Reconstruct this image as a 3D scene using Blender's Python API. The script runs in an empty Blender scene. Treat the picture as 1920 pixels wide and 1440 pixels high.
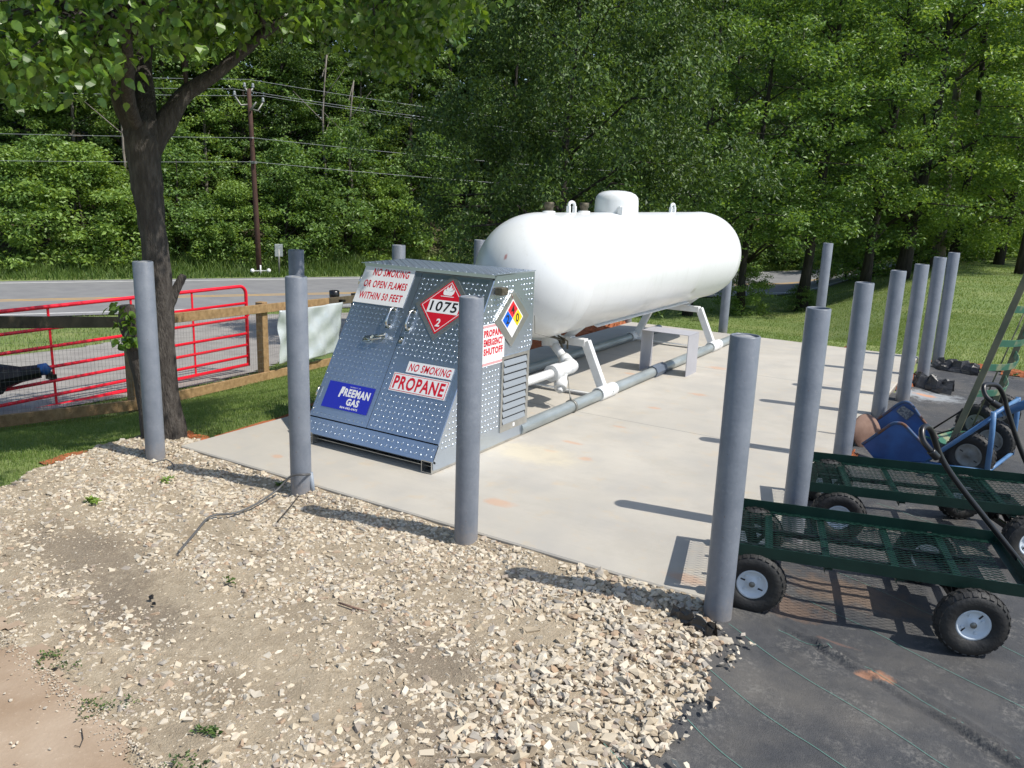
import bpy, bmesh, math, random
import numpy as np
from mathutils import Vector, Matrix
R=math.radians
sc=bpy.context.scene
COL=sc.collection

# ---------------------------------------------------------------- camera
CF,CYAW,CPITCH,CROLL=1538.68,-0.54982,0.22958,0.03588
CP=np.array([4.552,-3.270,1.705])
_fw=np.array([math.sin(CYAW)*math.cos(CPITCH),math.cos(CYAW)*math.cos(CPITCH),-math.sin(CPITCH)])
_r0=np.array([math.cos(CYAW),-math.sin(CYAW),0.]);_u0=np.cross(_r0,_fw)
_r=_r0*math.cos(CROLL)+_u0*math.sin(CROLL);_u=-_r0*math.sin(CROLL)+_u0*math.cos(CROLL)
cam=bpy.data.objects.new('camera',bpy.data.cameras.new('camera'));COL.objects.link(cam)
M=Matrix(((_r[0],_u[0],-_fw[0],CP[0]),(_r[1],_u[1],-_fw[1],CP[1]),(_r[2],_u[2],-_fw[2],CP[2]),(0,0,0,1)))
cam.matrix_world=M
cam.data.lens=CF/1920*36;cam.data.sensor_width=36;cam.data.clip_end=800;cam.data.clip_start=.05
sc.camera=cam
# ---------------------------------------------------------------- sky and sun
SUN=Vector((.60,.095,.80)).normalized()
w=bpy.data.worlds.new('World');sc.world=w;w.use_nodes=True
nt=w.node_tree;sky=nt.nodes.new('ShaderNodeTexSky');sky.sky_type='NISHITA';sky.sun_disc=False
sky.sun_elevation=math.asin(SUN.z);sky.sun_rotation=math.atan2(SUN.x,SUN.y)
sky.air_density=1.0;sky.dust_density=1.0;sky.ozone_density=1.5
nt.links.new(sky.outputs[0],nt.nodes['Background'].inputs[0]);nt.nodes['Background'].inputs[1].default_value=.15
sl=bpy.data.lights.new('sun','SUN');sl.energy=4.6;sl.angle=R(.53);sl.color=(1,.95,.87)
so=bpy.data.objects.new('sun',sl);COL.objects.link(so);so.rotation_euler=SUN.to_track_quat('Z','Y').to_euler();so.location=(10,0,20)
sc.view_settings.view_transform='Standard';sc.view_settings.look='None';sc.view_settings.gamma=1;sc.view_settings.exposure=0.08
sc.cycles.max_bounces=6;sc.cycles.transparent_max_bounces=8;sc.cycles.sample_clamp_indirect=6

# ---------------------------------------------------------------- ground shape and sight lines
def sstep(a,b,x):
    t=np.clip((np.asarray(x,float)-a)/(b-a),0,1);return t*t*(3-2*t)
def terr(x,y):
    x=np.asarray(x,float);y=np.asarray(y,float)
    d=.85*x-.53*y
    z=np.interp(d,[-90,-60,-45,-36,-31,-27.9,-19.5,-12,-5.1,-.2,5],[9,6,2.6,.0,-1.7,-2,-2,-1.6,-1.11,-.04,-.04])
    dx=np.maximum(-.45-x,0);dy=np.maximum(y-8.0,0);e=np.hypot(dx,dy)
    k=(x-4.55)/np.maximum(y+3.27,.5)
    m=np.where(y>3,1-.85*sstep(-.24,-.05,k)*sstep(3,9,y),1.)
    return -.04-np.where(d>-28.,np.minimum(.262*e,-.04-z),-.04-z)*m
def ray(px,py):
    d=_fw+_r*(px-960)/CF-_u*(py-720)/CF
    return d
def G(px,py,z=-.04):
    d=ray(px,py);return Vector(CP+d*(z-CP[2])/d[2])
def T(px,py):
    d=ray(px,py);t=np.linspace(1,90,9000);P=CP[None]+d[None]*t[:,None]
    i=np.argmax(P[:,2]<terr(P[:,0],P[:,1]));p=P[i];return Vector((p[0],p[1],float(terr(p[0],p[1]))))
def HD(px,py,h):
    d=ray(px,py);return Vector(CP+d*h/math.hypot(d[0],d[1]))
def hdist(p): return math.hypot(p[0]-CP[0],p[1]-CP[1])
def PX(P):
    d=np.asarray(P,float)-CP;z=d@_fw;return 960+CF*(d@_r)/z,720-CF*(d@_u)/z
def onpl(px,py,P0,Nn):
    d=ray(px,py);Nn=np.array(Nn);t=((np.array(P0)-CP)@Nn)/(d@Nn);return Vector(CP+d*t)
def onx(px,py,X):
    d=ray(px,py);return Vector(CP+d*(X-CP[0])/d[0])

# ---------------------------------------------------------------- materials
def mat(name,col,rough=.6,metal=0.,col2=None,scale=5.,bump=0.,bscale=None,detail=6,contrast=(.35,.65),spec=None,stretch=None,world=False,rnd=None,trans=0.,coat=0.):
    m=bpy.data.materials.new(name);m.use_nodes=True;n=m.node_tree.nodes;l=m.node_tree.links
    b=n['Principled BSDF'];b.inputs['Roughness'].default_value=rough;b.inputs['Metallic'].default_value=metal
    if spec is not None:b.inputs['Specular IOR Level'].default_value=spec
    if coat:b.inputs['Coat Weight'].default_value=coat
    b.inputs['Base Color'].default_value=(*col,1)
    co=None
    if world:
        co=n.new('ShaderNodeNewGeometry').outputs['Position']
    else: co=n.new('ShaderNodeTexCoord').outputs['Object']
    if stretch:
        mp=n.new('ShaderNodeMapping');mp.inputs['Scale'].default_value=stretch;l.new(co,mp.inputs[0]);co=mp.outputs[0]
    out=None
    if col2 is not None:
        t=n.new('ShaderNodeTexNoise');t.inputs['Scale'].default_value=scale;t.inputs['Detail'].default_value=detail;l.new(co,t.inputs['Vector'])
        r=n.new('ShaderNodeMapRange');r.inputs[1].default_value=contrast[0];r.inputs[2].default_value=contrast[1];l.new(t.outputs[0],r.inputs[0])
        x=n.new('ShaderNodeMix');x.data_type='RGBA';l.new(r.outputs[0],x.inputs[0]);x.inputs[6].default_value=(*col,1);x.inputs[7].default_value=(*col2,1)
        out=x.outputs[2];l.new(out,b.inputs['Base Color'])
    if rnd:
        g=n.new('ShaderNodeNewGeometry');r=n.new('ShaderNodeValToRGB');l.new(g.outputs['Random Per Island'],r.inputs[0])
        e=r.color_ramp.elements;e[0].color=(*rnd[0],1);e[1].color=(*rnd[-1],1)
        for i,c in enumerate(rnd[1:-1]):
            q=e.new((i+1)/(len(rnd)-1));q.color=(*c,1)
        if out:
            x=n.new('ShaderNodeMix');x.data_type='RGBA';x.blend_type='MULTIPLY';x.inputs[0].default_value=1;l.new(r.outputs[0],x.inputs[6]);l.new(out,x.inputs[7]);out=x.outputs[2]
        else: out=r.outputs[0]
        l.new(out,b.inputs['Base Color'])
    if bump:
        t=n.new('ShaderNodeTexNoise');t.inputs['Scale'].default_value=bscale or scale*4;t.inputs['Detail'].default_value=5;l.new(co,t.inputs['Vector'])
        u=n.new('ShaderNodeBump');u.inputs['Strength'].default_value=bump;u.inputs['Distance'].default_value=.02;l.new(t.outputs[0],u.inputs['Height']);l.new(u.outputs[0],b.inputs['Normal'])
    if trans:
        tr=n.new('ShaderNodeBsdfTranslucent');mx=n.new('ShaderNodeMixShader');mx.inputs[0].default_value=trans
        if out:
            h=n.new('ShaderNodeMix');h.data_type='RGBA';h.blend_type='MULTIPLY';h.inputs[0].default_value=1;l.new(out,h.inputs[6]);h.inputs[7].default_value=(1.5,1.35,.5,1);l.new(h.outputs[2],tr.inputs[0])
        else: tr.inputs[0].default_value=(*col,1)
        l.new(b.outputs[0],mx.inputs[1]);l.new(tr.outputs[0],mx.inputs[2]);l.new(mx.outputs[0],n['Material Output'].inputs[0])
    return m
class N:  # small node helper
    def __init__(s,m): s.m=m;s.n=m.node_tree.nodes;s.l=m.node_tree.links;s.b=s.n['Principled BSDF']
    def val(s,sock,v):
        if hasattr(v,'is_output'): s.l.new(v,sock)
        else: sock.default_value=v
    def math(s,op,a,b=0.,c=None,clamp=False):
        k=s.n.new('ShaderNodeMath');k.operation=op;k.use_clamp=clamp;s.val(k.inputs[0],a);s.val(k.inputs[1],b)
        if c is not None:s.val(k.inputs[2],c)
        return k.outputs[0]
    def noise(s,v,scale,detail=4,rough=.5):
        k=s.n.new('ShaderNodeTexNoise');k.inputs['Scale'].default_value=scale;k.inputs['Detail'].default_value=detail;k.inputs['Roughness'].default_value=rough;s.l.new(v,k.inputs['Vector']);return k.outputs[0]
    def ramp(s,v,a,b):
        k=s.n.new('ShaderNodeMapRange');k.inputs[1].default_value=a;k.inputs[2].default_value=b;s.val(k.inputs[0],v);return k.outputs[0]
    def mix(s,f,a,b):
        k=s.n.new('ShaderNodeMix');k.data_type='RGBA';s.val(k.inputs[0],f)
        for i,v in ((6,a),(7,b)):
            if isinstance(v,tuple):k.inputs[i].default_value=(*v,1)
            else:s.l.new(v,k.inputs[i])
        return k.outputs[2]
    def pos(s):
        g=s.n.new('ShaderNodeNewGeometry').outputs['Position'];x=s.n.new('ShaderNodeSeparateXYZ');s.l.new(g,x.inputs[0]);return g,x.outputs[0],x.outputs[1],x.outputs[2]
    def blob(s,px,py,cx,cy,rx,ry,nz=None,amt=.5):
        a=s.math('DIVIDE',s.math('SUBTRACT',px,cx),rx);b=s.math('DIVIDE',s.math('SUBTRACT',py,cy),ry)
        r=s.math('SQRT',s.math('ADD',s.math('MULTIPLY',a,a),s.math('MULTIPLY',b,b)))
        if nz is not None:r=s.math('ADD',r,s.math('MULTIPLY',s.math('SUBTRACT',nz,.5),amt*4))
        return s.ramp(r,1.2,.5)
    def bump(s,h,strength=.5,dist=.01):
        k=s.n.new('ShaderNodeBump');k.inputs['Strength'].default_value=strength;k.inputs['Distance'].default_value=dist;s.l.new(h,k.inputs['Height']);s.l.new(k.outputs[0],s.b.inputs['Normal'])

M_post=mat('grey_post_paint',(.155,.175,.21),.42,col2=(.19,.21,.245),scale=6,bump=.08,bscale=60,contrast=(.3,.7))
h=N(M_post);g,px,py,pz=h.pos();nA=h.noise(g,9,6,.7);nB=h.noise(g,40,5,.7)
c=h.mix(h.ramp(nA,.35,.65),(.15,.17,.205),(.195,.215,.25));c=h.mix(h.math('MULTIPLY',h.ramp(nB,.60,.72),.35),c,(.30,.31,.32))
c=h.mix(h.math('MULTIPLY',h.ramp(h.math('ADD',pz,h.math('MULTIPLY',nB,-.25)),-.04,-.17),.35),c,(.33,.27,.21))
c=h.mix(h.math('MULTIPLY',h.ramp(h.noise(g,75,3,.6),.70,.74),.7),c,(.15,.09,.065))
h.l.new(c,h.b.inputs['Base Color'])
M_cap=mat('post_concrete_cap',(.30,.31,.32),.85,col2=(.22,.23,.24),scale=20,bump=.3)
M_dark=mat('hollow_dark',(.03,.03,.035),.9)  # near-black painted for shade inside open bollards and behind vent slats
M_white=mat('white_tank_paint',(.80,.82,.83),.32,col2=(.76,.78,.79),scale=1.2,bump=.03,bscale=6,coat=.2)
M_galv=mat('galvanised_pipe',(.43,.47,.47),.45,.55,col2=(.31,.345,.345),scale=14,bump=.1,stretch=(1,.25,1))
M_alu=mat('tread_plate_aluminium',(.60,.68,.79),.33,.93,col2=(.53,.60,.69),scale=2.2,contrast=(.3,.7),bump=.05,bscale=30)
M_alu2=mat('plain_aluminium',(.60,.60,.58),.36,.9,col2=(.50,.50,.48),scale=12,bump=.06,bscale=50)
M_zinc=mat('bright_zinc',(.75,.74,.70),.18,1.)
M_louv=mat('louver_grey_paint',(.30,.33,.36),.45,.2)
M_stepm=mat('grey_step_paint',(.42,.42,.45),.5,.1,col2=(.38,.38,.41),scale=5)
M_red=mat('sign_red',(.62,.012,.03),.35);M_signw=mat('sign_white',(.82,.82,.82),.35);M_blk=mat('print_black',(.012,.012,.014),.5)
M_blue=mat('sign_blue',(.02,.03,.42),.35);M_nblue=mat('diamond_blue',(.0,.12,.62),.35);M_yel=mat('diamond_yellow',(.85,.62,.01),.35)
M_nred=mat('diamond_red',(.75,.02,.03),.35)
M_brass=mat('valve_bronze',(.16,.14,.10),.6,.6,col2=(.08,.07,.05),scale=30)
M_rubber=mat('tyre_rubber',(.014,.014,.015),.62,col2=(.03,.029,.027),scale=9,bump=.2,bscale=60)
M_rim=mat('white_wheel_rim',(.62,.68,.74),.35)
M_green=mat('dark_green_powder_coat',(.005,.026,.019),.35,.0,col2=(.008,.036,.026),scale=8,bump=.05)
M_black=mat('black_powder_coat',(.012,.012,.014),.32)
M_bluep=mat('blue_paint',(.025,.11,.34),.45,col2=(.02,.075,.24),scale=7,contrast=(.4,.6),bump=.08)
M_bluel=mat('light_blue_tube',(.045,.13,.30),.45,col2=(.09,.20,.38),scale=7,contrast=(.35,.6))
M_rusty=mat('worn_rusty_edge',(.15,.07,.04),.75,col2=(.05,.10,.20),scale=14,contrast=(.40,.56),bump=.2)
M_rust=mat('rusty_steel',(.15,.085,.06),.8,col2=(.24,.15,.11),scale=8,bump=.15)
M_olive=mat('olive_green_fibreglass',(.19,.18,.11),.55,col2=(.12,.13,.08),scale=6,contrast=(.4,.6))
M_gtruck=mat('green_truck_paint',(.05,.17,.11),.5,col2=(.28,.30,.18),scale=9,contrast=(.5,.62))
M_grim=mat('weathered_wheel_hub',(.32,.32,.30),.6,.2,col2=(.22,.21,.19),scale=20)
M_gate=mat('red_gate_paint',(.80,.012,.035),.38,.0)
M_wood=mat('treated_pine',(.38,.245,.12),.75,col2=(.25,.155,.07),scale=5,stretch=(3,3,3),bump=.25,bscale=25)
M_woodg=mat('dark_wood',(.12,.095,.06),.85,col2=(.07,.055,.035),scale=6,bump=.3)  # darker tone for the left top rail, right rail end and one post
M_pole=mat('creosoted_pole',(.085,.04,.026),.8,col2=(.05,.025,.018),scale=5,bump=.3,stretch=(6,6,1))
M_wire=mat('power_line',(.34,.36,.37),.5,.4)
M_wmesh=mat('galvanised_wire',(.25,.25,.23),.5,.6)
M_tarp=mat('silver_tarpaulin',(.60,.65,.67),.30,.15,col2=(.46,.51,.54),scale=4,bump=.35,bscale=7)
M_bark=mat('rough_bark',(.055,.047,.040),.9,col2=(.11,.098,.085),scale=7,contrast=(.45,.75),bump=1.,bscale=16,stretch=(6,6,1.5))
M_bark2=mat('woodland_bark',(.02,.017,.014),.9,col2=(.055,.046,.038),scale=5,bump=.6,stretch=(4,4,.6))
M_bark3=mat('pale_bark',(.26,.23,.20),.9,col2=(.14,.12,.10),scale=5,bump=.4,stretch=(4,4,.6))
LG=[(.035,.085,.012),(.055,.13,.018),(.085,.17,.02),(.05,.11,.02)]
M_leafp=mat('pear_leaves',(.05,.11,.015),.33,rnd=[(.05,.11,.018),(.10,.19,.03),(.19,.31,.045)],trans=.34,spec=.6)
M_leafa=mat('woodland_leaves_mid',(.04,.1,.015),.45,rnd=[(.072,.135,.036),(.14,.245,.06),(.24,.38,.10)],trans=.36)
M_leafb=mat('woodland_leaves_light',(.06,.13,.02),.45,rnd=[(.13,.225,.05),(.22,.34,.075),(.31,.45,.12)],trans=.38)
M_leafc=mat('woodland_leaves_dark',(.02,.06,.012),.5,rnd=[(.030,.062,.02),(.062,.115,.032),(.16,.25,.065)],trans=.28,spec=.4)
M_gravel=mat('limestone_gravel',(.6,.55,.45),.85,rnd=[(.24,.19,.13),(.44,.365,.26),(.54,.46,.34),(.60,.52,.40),(.46,.41,.33),(.66,.59,.47),(.33,.30,.26),(.40,.28,.18)])
M_grass=mat('grass_blades',(.1,.2,.03),.5,rnd=[(.115,.19,.04),(.16,.245,.055),(.21,.29,.08),(.28,.33,.12)],trans=.3)
M_conduit=mat('grey_conduit',(.26,.30,.35),.5);M_cable=mat('grey_cable',(.10,.10,.10),.55)
M_clay=mat('orange_clay',(.42,.13,.045),.9,col2=(.28,.09,.035),scale=12,bump=.6,bscale=40)
M_plastic=mat('crumpled_black_plastic',(.014,.014,.016),.35,col2=(.05,.05,.052),scale=6,bump=.5,bscale=25)

# ---------------------------------------------------------------- mesh builder
def rotm(rx=0,ry=0,rz=0):
    return np.array((Matrix.Rotation(rz,3,'Z')@Matrix.Rotation(ry,3,'Y')@Matrix.Rotation(rx,3,'X')))
LOCAL=set()
class MB:
    def __init__(s): s.v=[];s.f=[];s.m=[];s.s=[];s.k=0
    def add(s,V,F,mi=0,smooth=False):
        for p in V:s.v.append((float(p[0]),float(p[1]),float(p[2])))
        for f in F:s.f.append(tuple(i+s.k for i in f));s.m.append(mi);s.s.append(smooth)
        s.k+=len(V);return s
    def box(s,c,size,rot=None,mi=0,bev=0.):
        hx,hy,hz=[a/2 for a in size]
        if bev<=0:
            V=np.array([(x,y,z) for x in(-hx,hx) for y in(-hy,hy) for z in(-hz,hz)])
            F=[(0,1,3,2),(4,6,7,5),(0,4,5,1),(2,3,7,6),(0,2,6,4),(1,5,7,3)]
        else:
            bm=bmesh.new();bmesh.ops.create_cube(bm,size=1)
            for v in bm.verts:v.co=Vector((v.co.x*size[0],v.co.y*size[1],v.co.z*size[2]))
            bmesh.ops.bevel(bm,geom=bm.edges[:],offset=bev,segments=1,affect='EDGES')
            bm.verts.index_update();V=np.array([v.co[:] for v in bm.verts]);F=[[v.index for v in f.verts] for f in bm.faces];bm.free()
        if rot is not None:V=V@np.asarray(rot).T
        return s.add(V+np.array(c),F,mi)
    def bar(s,p0,p1,wd,ht,up=(0,0,1),mi=0,bev=0.):
        p0=Vector(p0);p1=Vector(p1);a=(p1-p0);L=a.length;a.normalize();b=Vector(up).cross(a)
        if b.length<1e-4:b=Vector((1,0,0)).cross(a)
        b.normalize();c=a.cross(b);rot=np.array([[a.x,b.x,c.x],[a.y,b.y,c.y],[a.z,b.z,c.z]])
        return s.box(((p0+p1)/2)[:],(L,wd,ht),rot,mi,bev)
    def tube(s,pts,r,seg=10,mi=0,cap=True,smooth=True,jit=None):
        pts=[Vector(p) for p in pts];n=len(pts);rr=r if hasattr(r,'__len__') else [r]*n
        V=[];F=[];t0=(pts[1]-pts[0]).normalized();ref=Vector((0,0,1)) if abs(t0.z)<.9 else Vector((1,0,0));b=t0.cross(ref).normalized()
        for i,p in enumerate(pts):
            t=(pts[min(i+1,n-1)]-pts[max(i-1,0)]).normalized();b=(b-t*b.dot(t));b.normalize();c=t.cross(b)
            for k in range(seg):
                a=2*math.pi*k/seg;q=rr[i]*(1+(jit(i,k) if jit else 0));V.append(p+b*math.cos(a)*q+c*math.sin(a)*q)
        for i in range(n-1):
            for k in range(seg):
                k2=(k+1)%seg;F.append((i*seg+k,i*seg+k2,(i+1)*seg+k2,(i+1)*seg+k))
        s.add(V,F,mi,smooth)
        if cap:
            s.f.append(tuple(s.k-len(V)+k for k in range(seg))[::-1]);s.m.append(mi);s.s.append(False)
            s.f.append(tuple(s.k-seg+k for k in range(seg)));s.m.append(mi);s.s.append(False)
        return s
    def lathe(s,prof,o=(0,0,0),ax=(0,0,1),seg=32,mi=0,smooth=True,mod=None):
        a=Vector(ax).normalized();ref=Vector((0,0,1)) if abs(a.z)<.9 else Vector((1,0,0));b=a.cross(ref).normalized();c=a.cross(b);o=Vector(o);V=[];F=[]
        for i,(r,h) in enumerate(prof):
            for k in range(seg):
                t=2*math.pi*k/seg;q=r*(1+(mod(i,k) if mod else 0));V.append(o+a*h+b*math.cos(t)*q+c*math.sin(t)*q)
        for i in range(len(prof)-1):
            for k in range(seg):
                k2=(k+1)%seg;F.append((i*seg+k,i*seg+k2,(i+1)*seg+k2,(i+1)*seg+k))
        return s.add(V,F,mi,smooth)
    def poly(s,pts,mi=0): return s.add(pts,[tuple(range(len(pts)))],mi)
    def prism(s,pts2,fr,h0,h1,mi=0):  # outline pts2 in frame fr=(O,U,V,N)
        O,U,V,Nn=fr;A=[O+U*a+V*b+Nn*h0 for a,b in pts2];B=[O+U*a+V*b+Nn*h1 for a,b in pts2];n=len(A)
        F=[tuple(range(n))[::-1],tuple(range(n,2*n))]+[(i,(i+1)%n,n+(i+1)%n,n+i) for i in range(n)]
        return s.add(A+B,F,mi)
    def build(s,name,mats,parent=None,**tags):
        me=bpy.data.meshes.new(name);me.from_pydata(s.v,[],s.f)
        if not isinstance(mats,(list,tuple)):mats=[mats]
        for m in mats:me.materials.append(m)
        me.polygons.foreach_set('material_index',s.m);me.polygons.foreach_set('use_smooth',s.s);me.update()
        o=bpy.data.objects.new(name,me);COL.objects.link(o)
        if parent:
            o.parent=parent
            if parent.type=='EMPTY' and parent.name not in LOCAL:
                L=parent.location;me.transform(Matrix.Translation(-L))
            elif parent.type=='MESH' and parent.parent and parent.parent.name not in LOCAL:
                me.transform(Matrix.Translation(-parent.parent.location))
        for k,v in tags.items():o[k]=v
        return o
def thing(name,loc,label,category,group=None,local=False,rz=0):
    o=bpy.data.objects.new(name,None);COL.objects.link(o);o.location=loc;o.rotation_euler=(0,0,rz);o.empty_display_size=.2
    o['label']=label;o['category']=category
    if group:o['group']=group
    if local:LOCAL.add(o.name)
    return o
def npmesh(name,V,F,mats,midx=None,smooth=False):
    V=np.asarray(V,np.float32);F=np.asarray(F,np.int32);k=F.shape[1]
    me=bpy.data.meshes.new(name);me.vertices.add(len(V));me.vertices.foreach_set('co',V.ravel())
    me.loops.add(F.size);me.loops.foreach_set('vertex_index',F.ravel())
    me.polygons.add(len(F));me.polygons.foreach_set('loop_start',np.arange(0,F.size,k,dtype=np.int32));me.polygons.foreach_set('loop_total',np.full(len(F),k,np.int32))
    for m in (mats if isinstance(mats,(list,tuple)) else [mats]):me.materials.append(m)
    if midx is not None:me.polygons.foreach_set('material_index',np.asarray(midx,np.int32))
    me.polygons.foreach_set('use_smooth',np.full(len(F),bool(smooth)))
    me.update(calc_edges=True);return me
def obj(name,me,parent=None,loc=None,**tags):
    o=bpy.data.objects.new(name,me);COL.objects.link(o)
    if loc is not None:o.location=loc
    if parent:o.parent=parent
    for k,v in tags.items():o[k]=v
    return o
def text2d(s,box,bold=.03,shear=0.):
    """outline triangles of a string, fitted to box=(u0,v0,u1,v1)"""
    c=bpy.data.curves.new('t','FONT');c.body=s;c.size=1;c.offset=bold;c.shear=shear;c.resolution_u=3;c.space_character=1.12
    o=bpy.data.objects.new('t',c);COL.objects.link(o);dg=bpy.context.evaluated_depsgraph_get();me=o.evaluated_get(dg).to_mesh()
    P=np.array([v.co[:2] for v in me.vertices]);F=[tuple(p.vertices) for p in me.polygons];o.evaluated_get(dg).to_mesh_clear()
    bpy.data.objects.remove(o);bpy.data.curves.remove(c)
    a=P.min(0);b=P.max(0);P=(P-a)/(b-a);P=np.array([box[0],box[1]])+P*np.array([box[2]-box[0],box[3]-box[1]]);return P,F
def put(mb,P,F,fr,h,mi):
    O,U,V,Nn=fr;mb.add([O+U*p[0]+V*p[1]+Nn*h for p in P],F,mi)

# ================================================================ SETTING
# ---- terrain sheet
def axis(lo,hi,f0,f1,fine,coarse):
    a=list(np.arange(f0,f1+1e-6,fine));x=f1;st=fine
    while x<hi:st=min(st*1.18,coarse);x+=st;a.append(x)
    x=f0;st=fine
    while x>lo:st=min(st*1.18,coarse);x-=st;a.insert(0,x)
    return np.array(a)
def gridmesh(name,xs,ys,zf,mats,keep=None,smooth=True):
    X,Y=np.meshgrid(xs,ys);Z=zf(X,Y);V=np.stack([X.ravel(),Y.ravel(),Z.ravel()],1);nx=len(xs);ny=len(ys)
    i,j=np.meshgrid(np.arange(nx-1),np.arange(ny-1));a=(j*nx+i).ravel();F=np.stack([a,a+1,a+1+nx,a+nx],1)
    if keep is not None:
        cxx=V[F].mean(1);F=F[keep(cxx[:,0],cxx[:,1])];u,inv=np.unique(F,return_inverse=True);V=V[u];F=inv.reshape(F.shape)
    return npmesh(name,V,F,mats,smooth=smooth)
M_soil=mat('lawn_turf',(.08,.12,.025),.95,col2=(.13,.165,.04),scale=1.3,world=True,bump=.6,bscale=40,contrast=(.3,.7))
h=N(M_soil);g,px,py,pz=h.pos()
n1=h.noise(g,.9,5);n2=h.noise(g,9,5,.7)
d=h.math('SUBTRACT',h.math('MULTIPLY',px,.85),h.math('MULTIPLY',py,.53))
lawn=h.mix(h.ramp(n2,.3,.7),(.12,.175,.042),(.17,.235,.065))
lawn=h.mix(h.ramp(n1,.45,.75),lawn,(.24,.27,.09))
litter=h.mix(h.ramp(n2,.4,.6),(.045,.04,.022),(.09,.07,.04))
wood=h.ramp(h.math('ADD',d,h.math('MULTIPLY',n1,2.)),-30.5,-32)
col=h.mix(wood,lawn,litter)
cl=h.math('MULTIPLY',h.ramp(h.math('ABSOLUTE',h.math('ADD',py,h.math('MULTIPLY',n2,.5),)),0,0),0)
h.l.new(col,h.b.inputs['Base Color'])
xs=axis(-140,120,-12,8,.25,5);ys=axis(-60,150,-6,26,.25,5)
g_o=obj('ground',gridmesh('ground',xs,ys,lambda x,y:terr(x,y)-.012-.01*((x>-.4)&(y<8)&(y>-6)&(x<9))-.06*sstep(3.7,3.95,x)*(1-sstep(6.2,6.8,y)),M_soil));g_o['kind']='structure'

# ---- road
M_road=mat('worn_asphalt',(.20,.20,.205),.85,col2=(.24,.24,.24),scale=1.5,world=True,bump=.2,bscale=60)
M_yline=mat('yellow_road_paint',(.62,.36,.06),.7,col2=(.5,.3,.07),scale=6,world=True)
M_wline=mat('white_road_paint',(.62,.62,.60),.7,col2=(.5,.5,.48),scale=6,world=True)
dd=[-28.1,-27.75,-27.6,-23.2,-23.08,-22.9,-22.78,-20.1,-19.95,-19.5];mi=[0,2,0,1,0,1,0,2,0]
ss=np.arange(-45,120,1.);V=[];F=[];m_=[]
for s_ in ss:
    for d_ in dd:
        # p=(x,y) with .85x-.53y=d, .53x+.85y=s
        q=.85**2+.53**2;x=(.85*d_+.53*s_)/q;y=(-.53*d_+.85*s_)/q;V.append((x,y,float(terr(x,y))+.03))
for i in range(len(ss)-1):
    for j in range(len(dd)-1):
        a=i*len(dd)+j;F.append((a,a+1,a+1+len(dd),a+len(dd)));m_.append(mi[j])
me=npmesh('road',V,F,[M_road,M_yline,M_wline],m_);obj('road',me,kind='structure')

# ---- driveway apron beyond the gate
M_drive=mat('pale_worn_drive',(.27,.25,.23),.9,col2=(.34,.32,.29),scale=2.5,world=True,bump=.4,bscale=70)
def inpoly(x,y,poly):
    x=np.asarray(x);y=np.asarray(y);c=np.zeros(x.shape,bool);n=len(poly)
    for i in range(n):
        x1,y1=poly[i][:2];x2,y2=poly[(i+1)%n][:2]
        c^=((y1>y)!=(y2>y))&(x<(x2-x1)*(y-y1)/((y2-y1) if y2!=y1 else 1e-9)+x1)
    return c
dp=[T(*p) for p in [(-250,700),(-60,676),(60,663),(150,652),(230,636),(300,612),(360,592),(660,586),(700,600),(700,655),(560,668),(470,700),(380,722),(240,742),(120,765),(-60,800),(-260,840)]]
DRV=[(p.x,p.y) for p in dp];xs2=np.arange(min(p[0] for p in DRV),max(p[0] for p in DRV),.15);ys2=np.arange(min(p[1] for p in DRV),max(p[1] for p in DRV),.15)
me=gridmesh('driveway',xs2,ys2,lambda x,y:terr(x,y)+.004,M_drive,lambda x,y:inpoly(x,y,DRV)&(.85*x-.53*y>-19.6));obj('driveway',me,kind='structure')

# ---- gravel bed base (dusty soil) and the packed dirt pad
M_dust=mat('dusty_gravel_soil',(.4,.33,.24),.95,world=True)
h=N(M_dust);g,px,py,pz=h.pos();n1=h.noise(g,2.3,6,.6);n2=h.noise(g,22,6,.75);n3=h.noise(g,90,3,.7)
c=h.mix(h.ramp(n2,.35,.65),(.33,.265,.18),(.45,.375,.27))
c=h.mix(h.ramp(n1,.50,.72),c,(.24,.19,.13))
for (bx,by,rx,ry) in ((.95,-1.25,.5,.22),(1.55,-1.45,.5,.16),(2.85,-1.0,.32,.2),(3.25,-1.35,.4,.2)):
    c=h.mix(h.math('MULTIPLY',h.blob(px,py,bx,by,rx,ry,n2,.35),.62),c,(.17,.135,.10))
c=h.mix(h.math('MULTIPLY',h.ramp(n3,.55,.75),.5),c,(.50,.43,.32))
h.l.new(c,h.b.inputs['Base Color']);h.bump(h.math('ADD',h.math('MULTIPLY',n2,.6),h.math('MULTIPLY',n3,.4)),1.,.02)
GR=[(-.12,-1.15),(-.42,-.75),(-.46,-.35),(-.44,-.02),(-.25,.22),(.02,.16),(.06,.08),(3.64,.08),(3.72,-.12),(3.76,-.35),(3.79,-.6),(3.74,-.85),(3.75,-1.15),(3.72,-1.6),(3.66,-6),(-4,-6),(-1.2,-2.0),(-.4,-1.5)]
rg=np.random.default_rng(5)
def wob(x,y,s=1.): return .03*np.sin(x*9.1+y*5)+.025*np.sin(y*17-x*11)+.012*np.sin(x*41+y*37)
def in_gr(x,y): return inpoly(x+wob(x,y),y+wob(y,x),GR)
def gz(x,y): return .022*sstep(-.14,-.02,y)*(1-sstep(-.1,.1,y)*0)-.038+.006*np.sin(x*5+1)*np.sin(y*6)+.004*np.sin(x*17+y*13)
obj('gravel_bed',gridmesh('gravel_bed',np.arange(-2.5,4.,.03),np.arange(-6,.3,.03),gz,M_dust,in_gr),kind='structure')
M_pad=mat('packed_clay_pad',(.42,.30,.20),.9,world=True)
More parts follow.
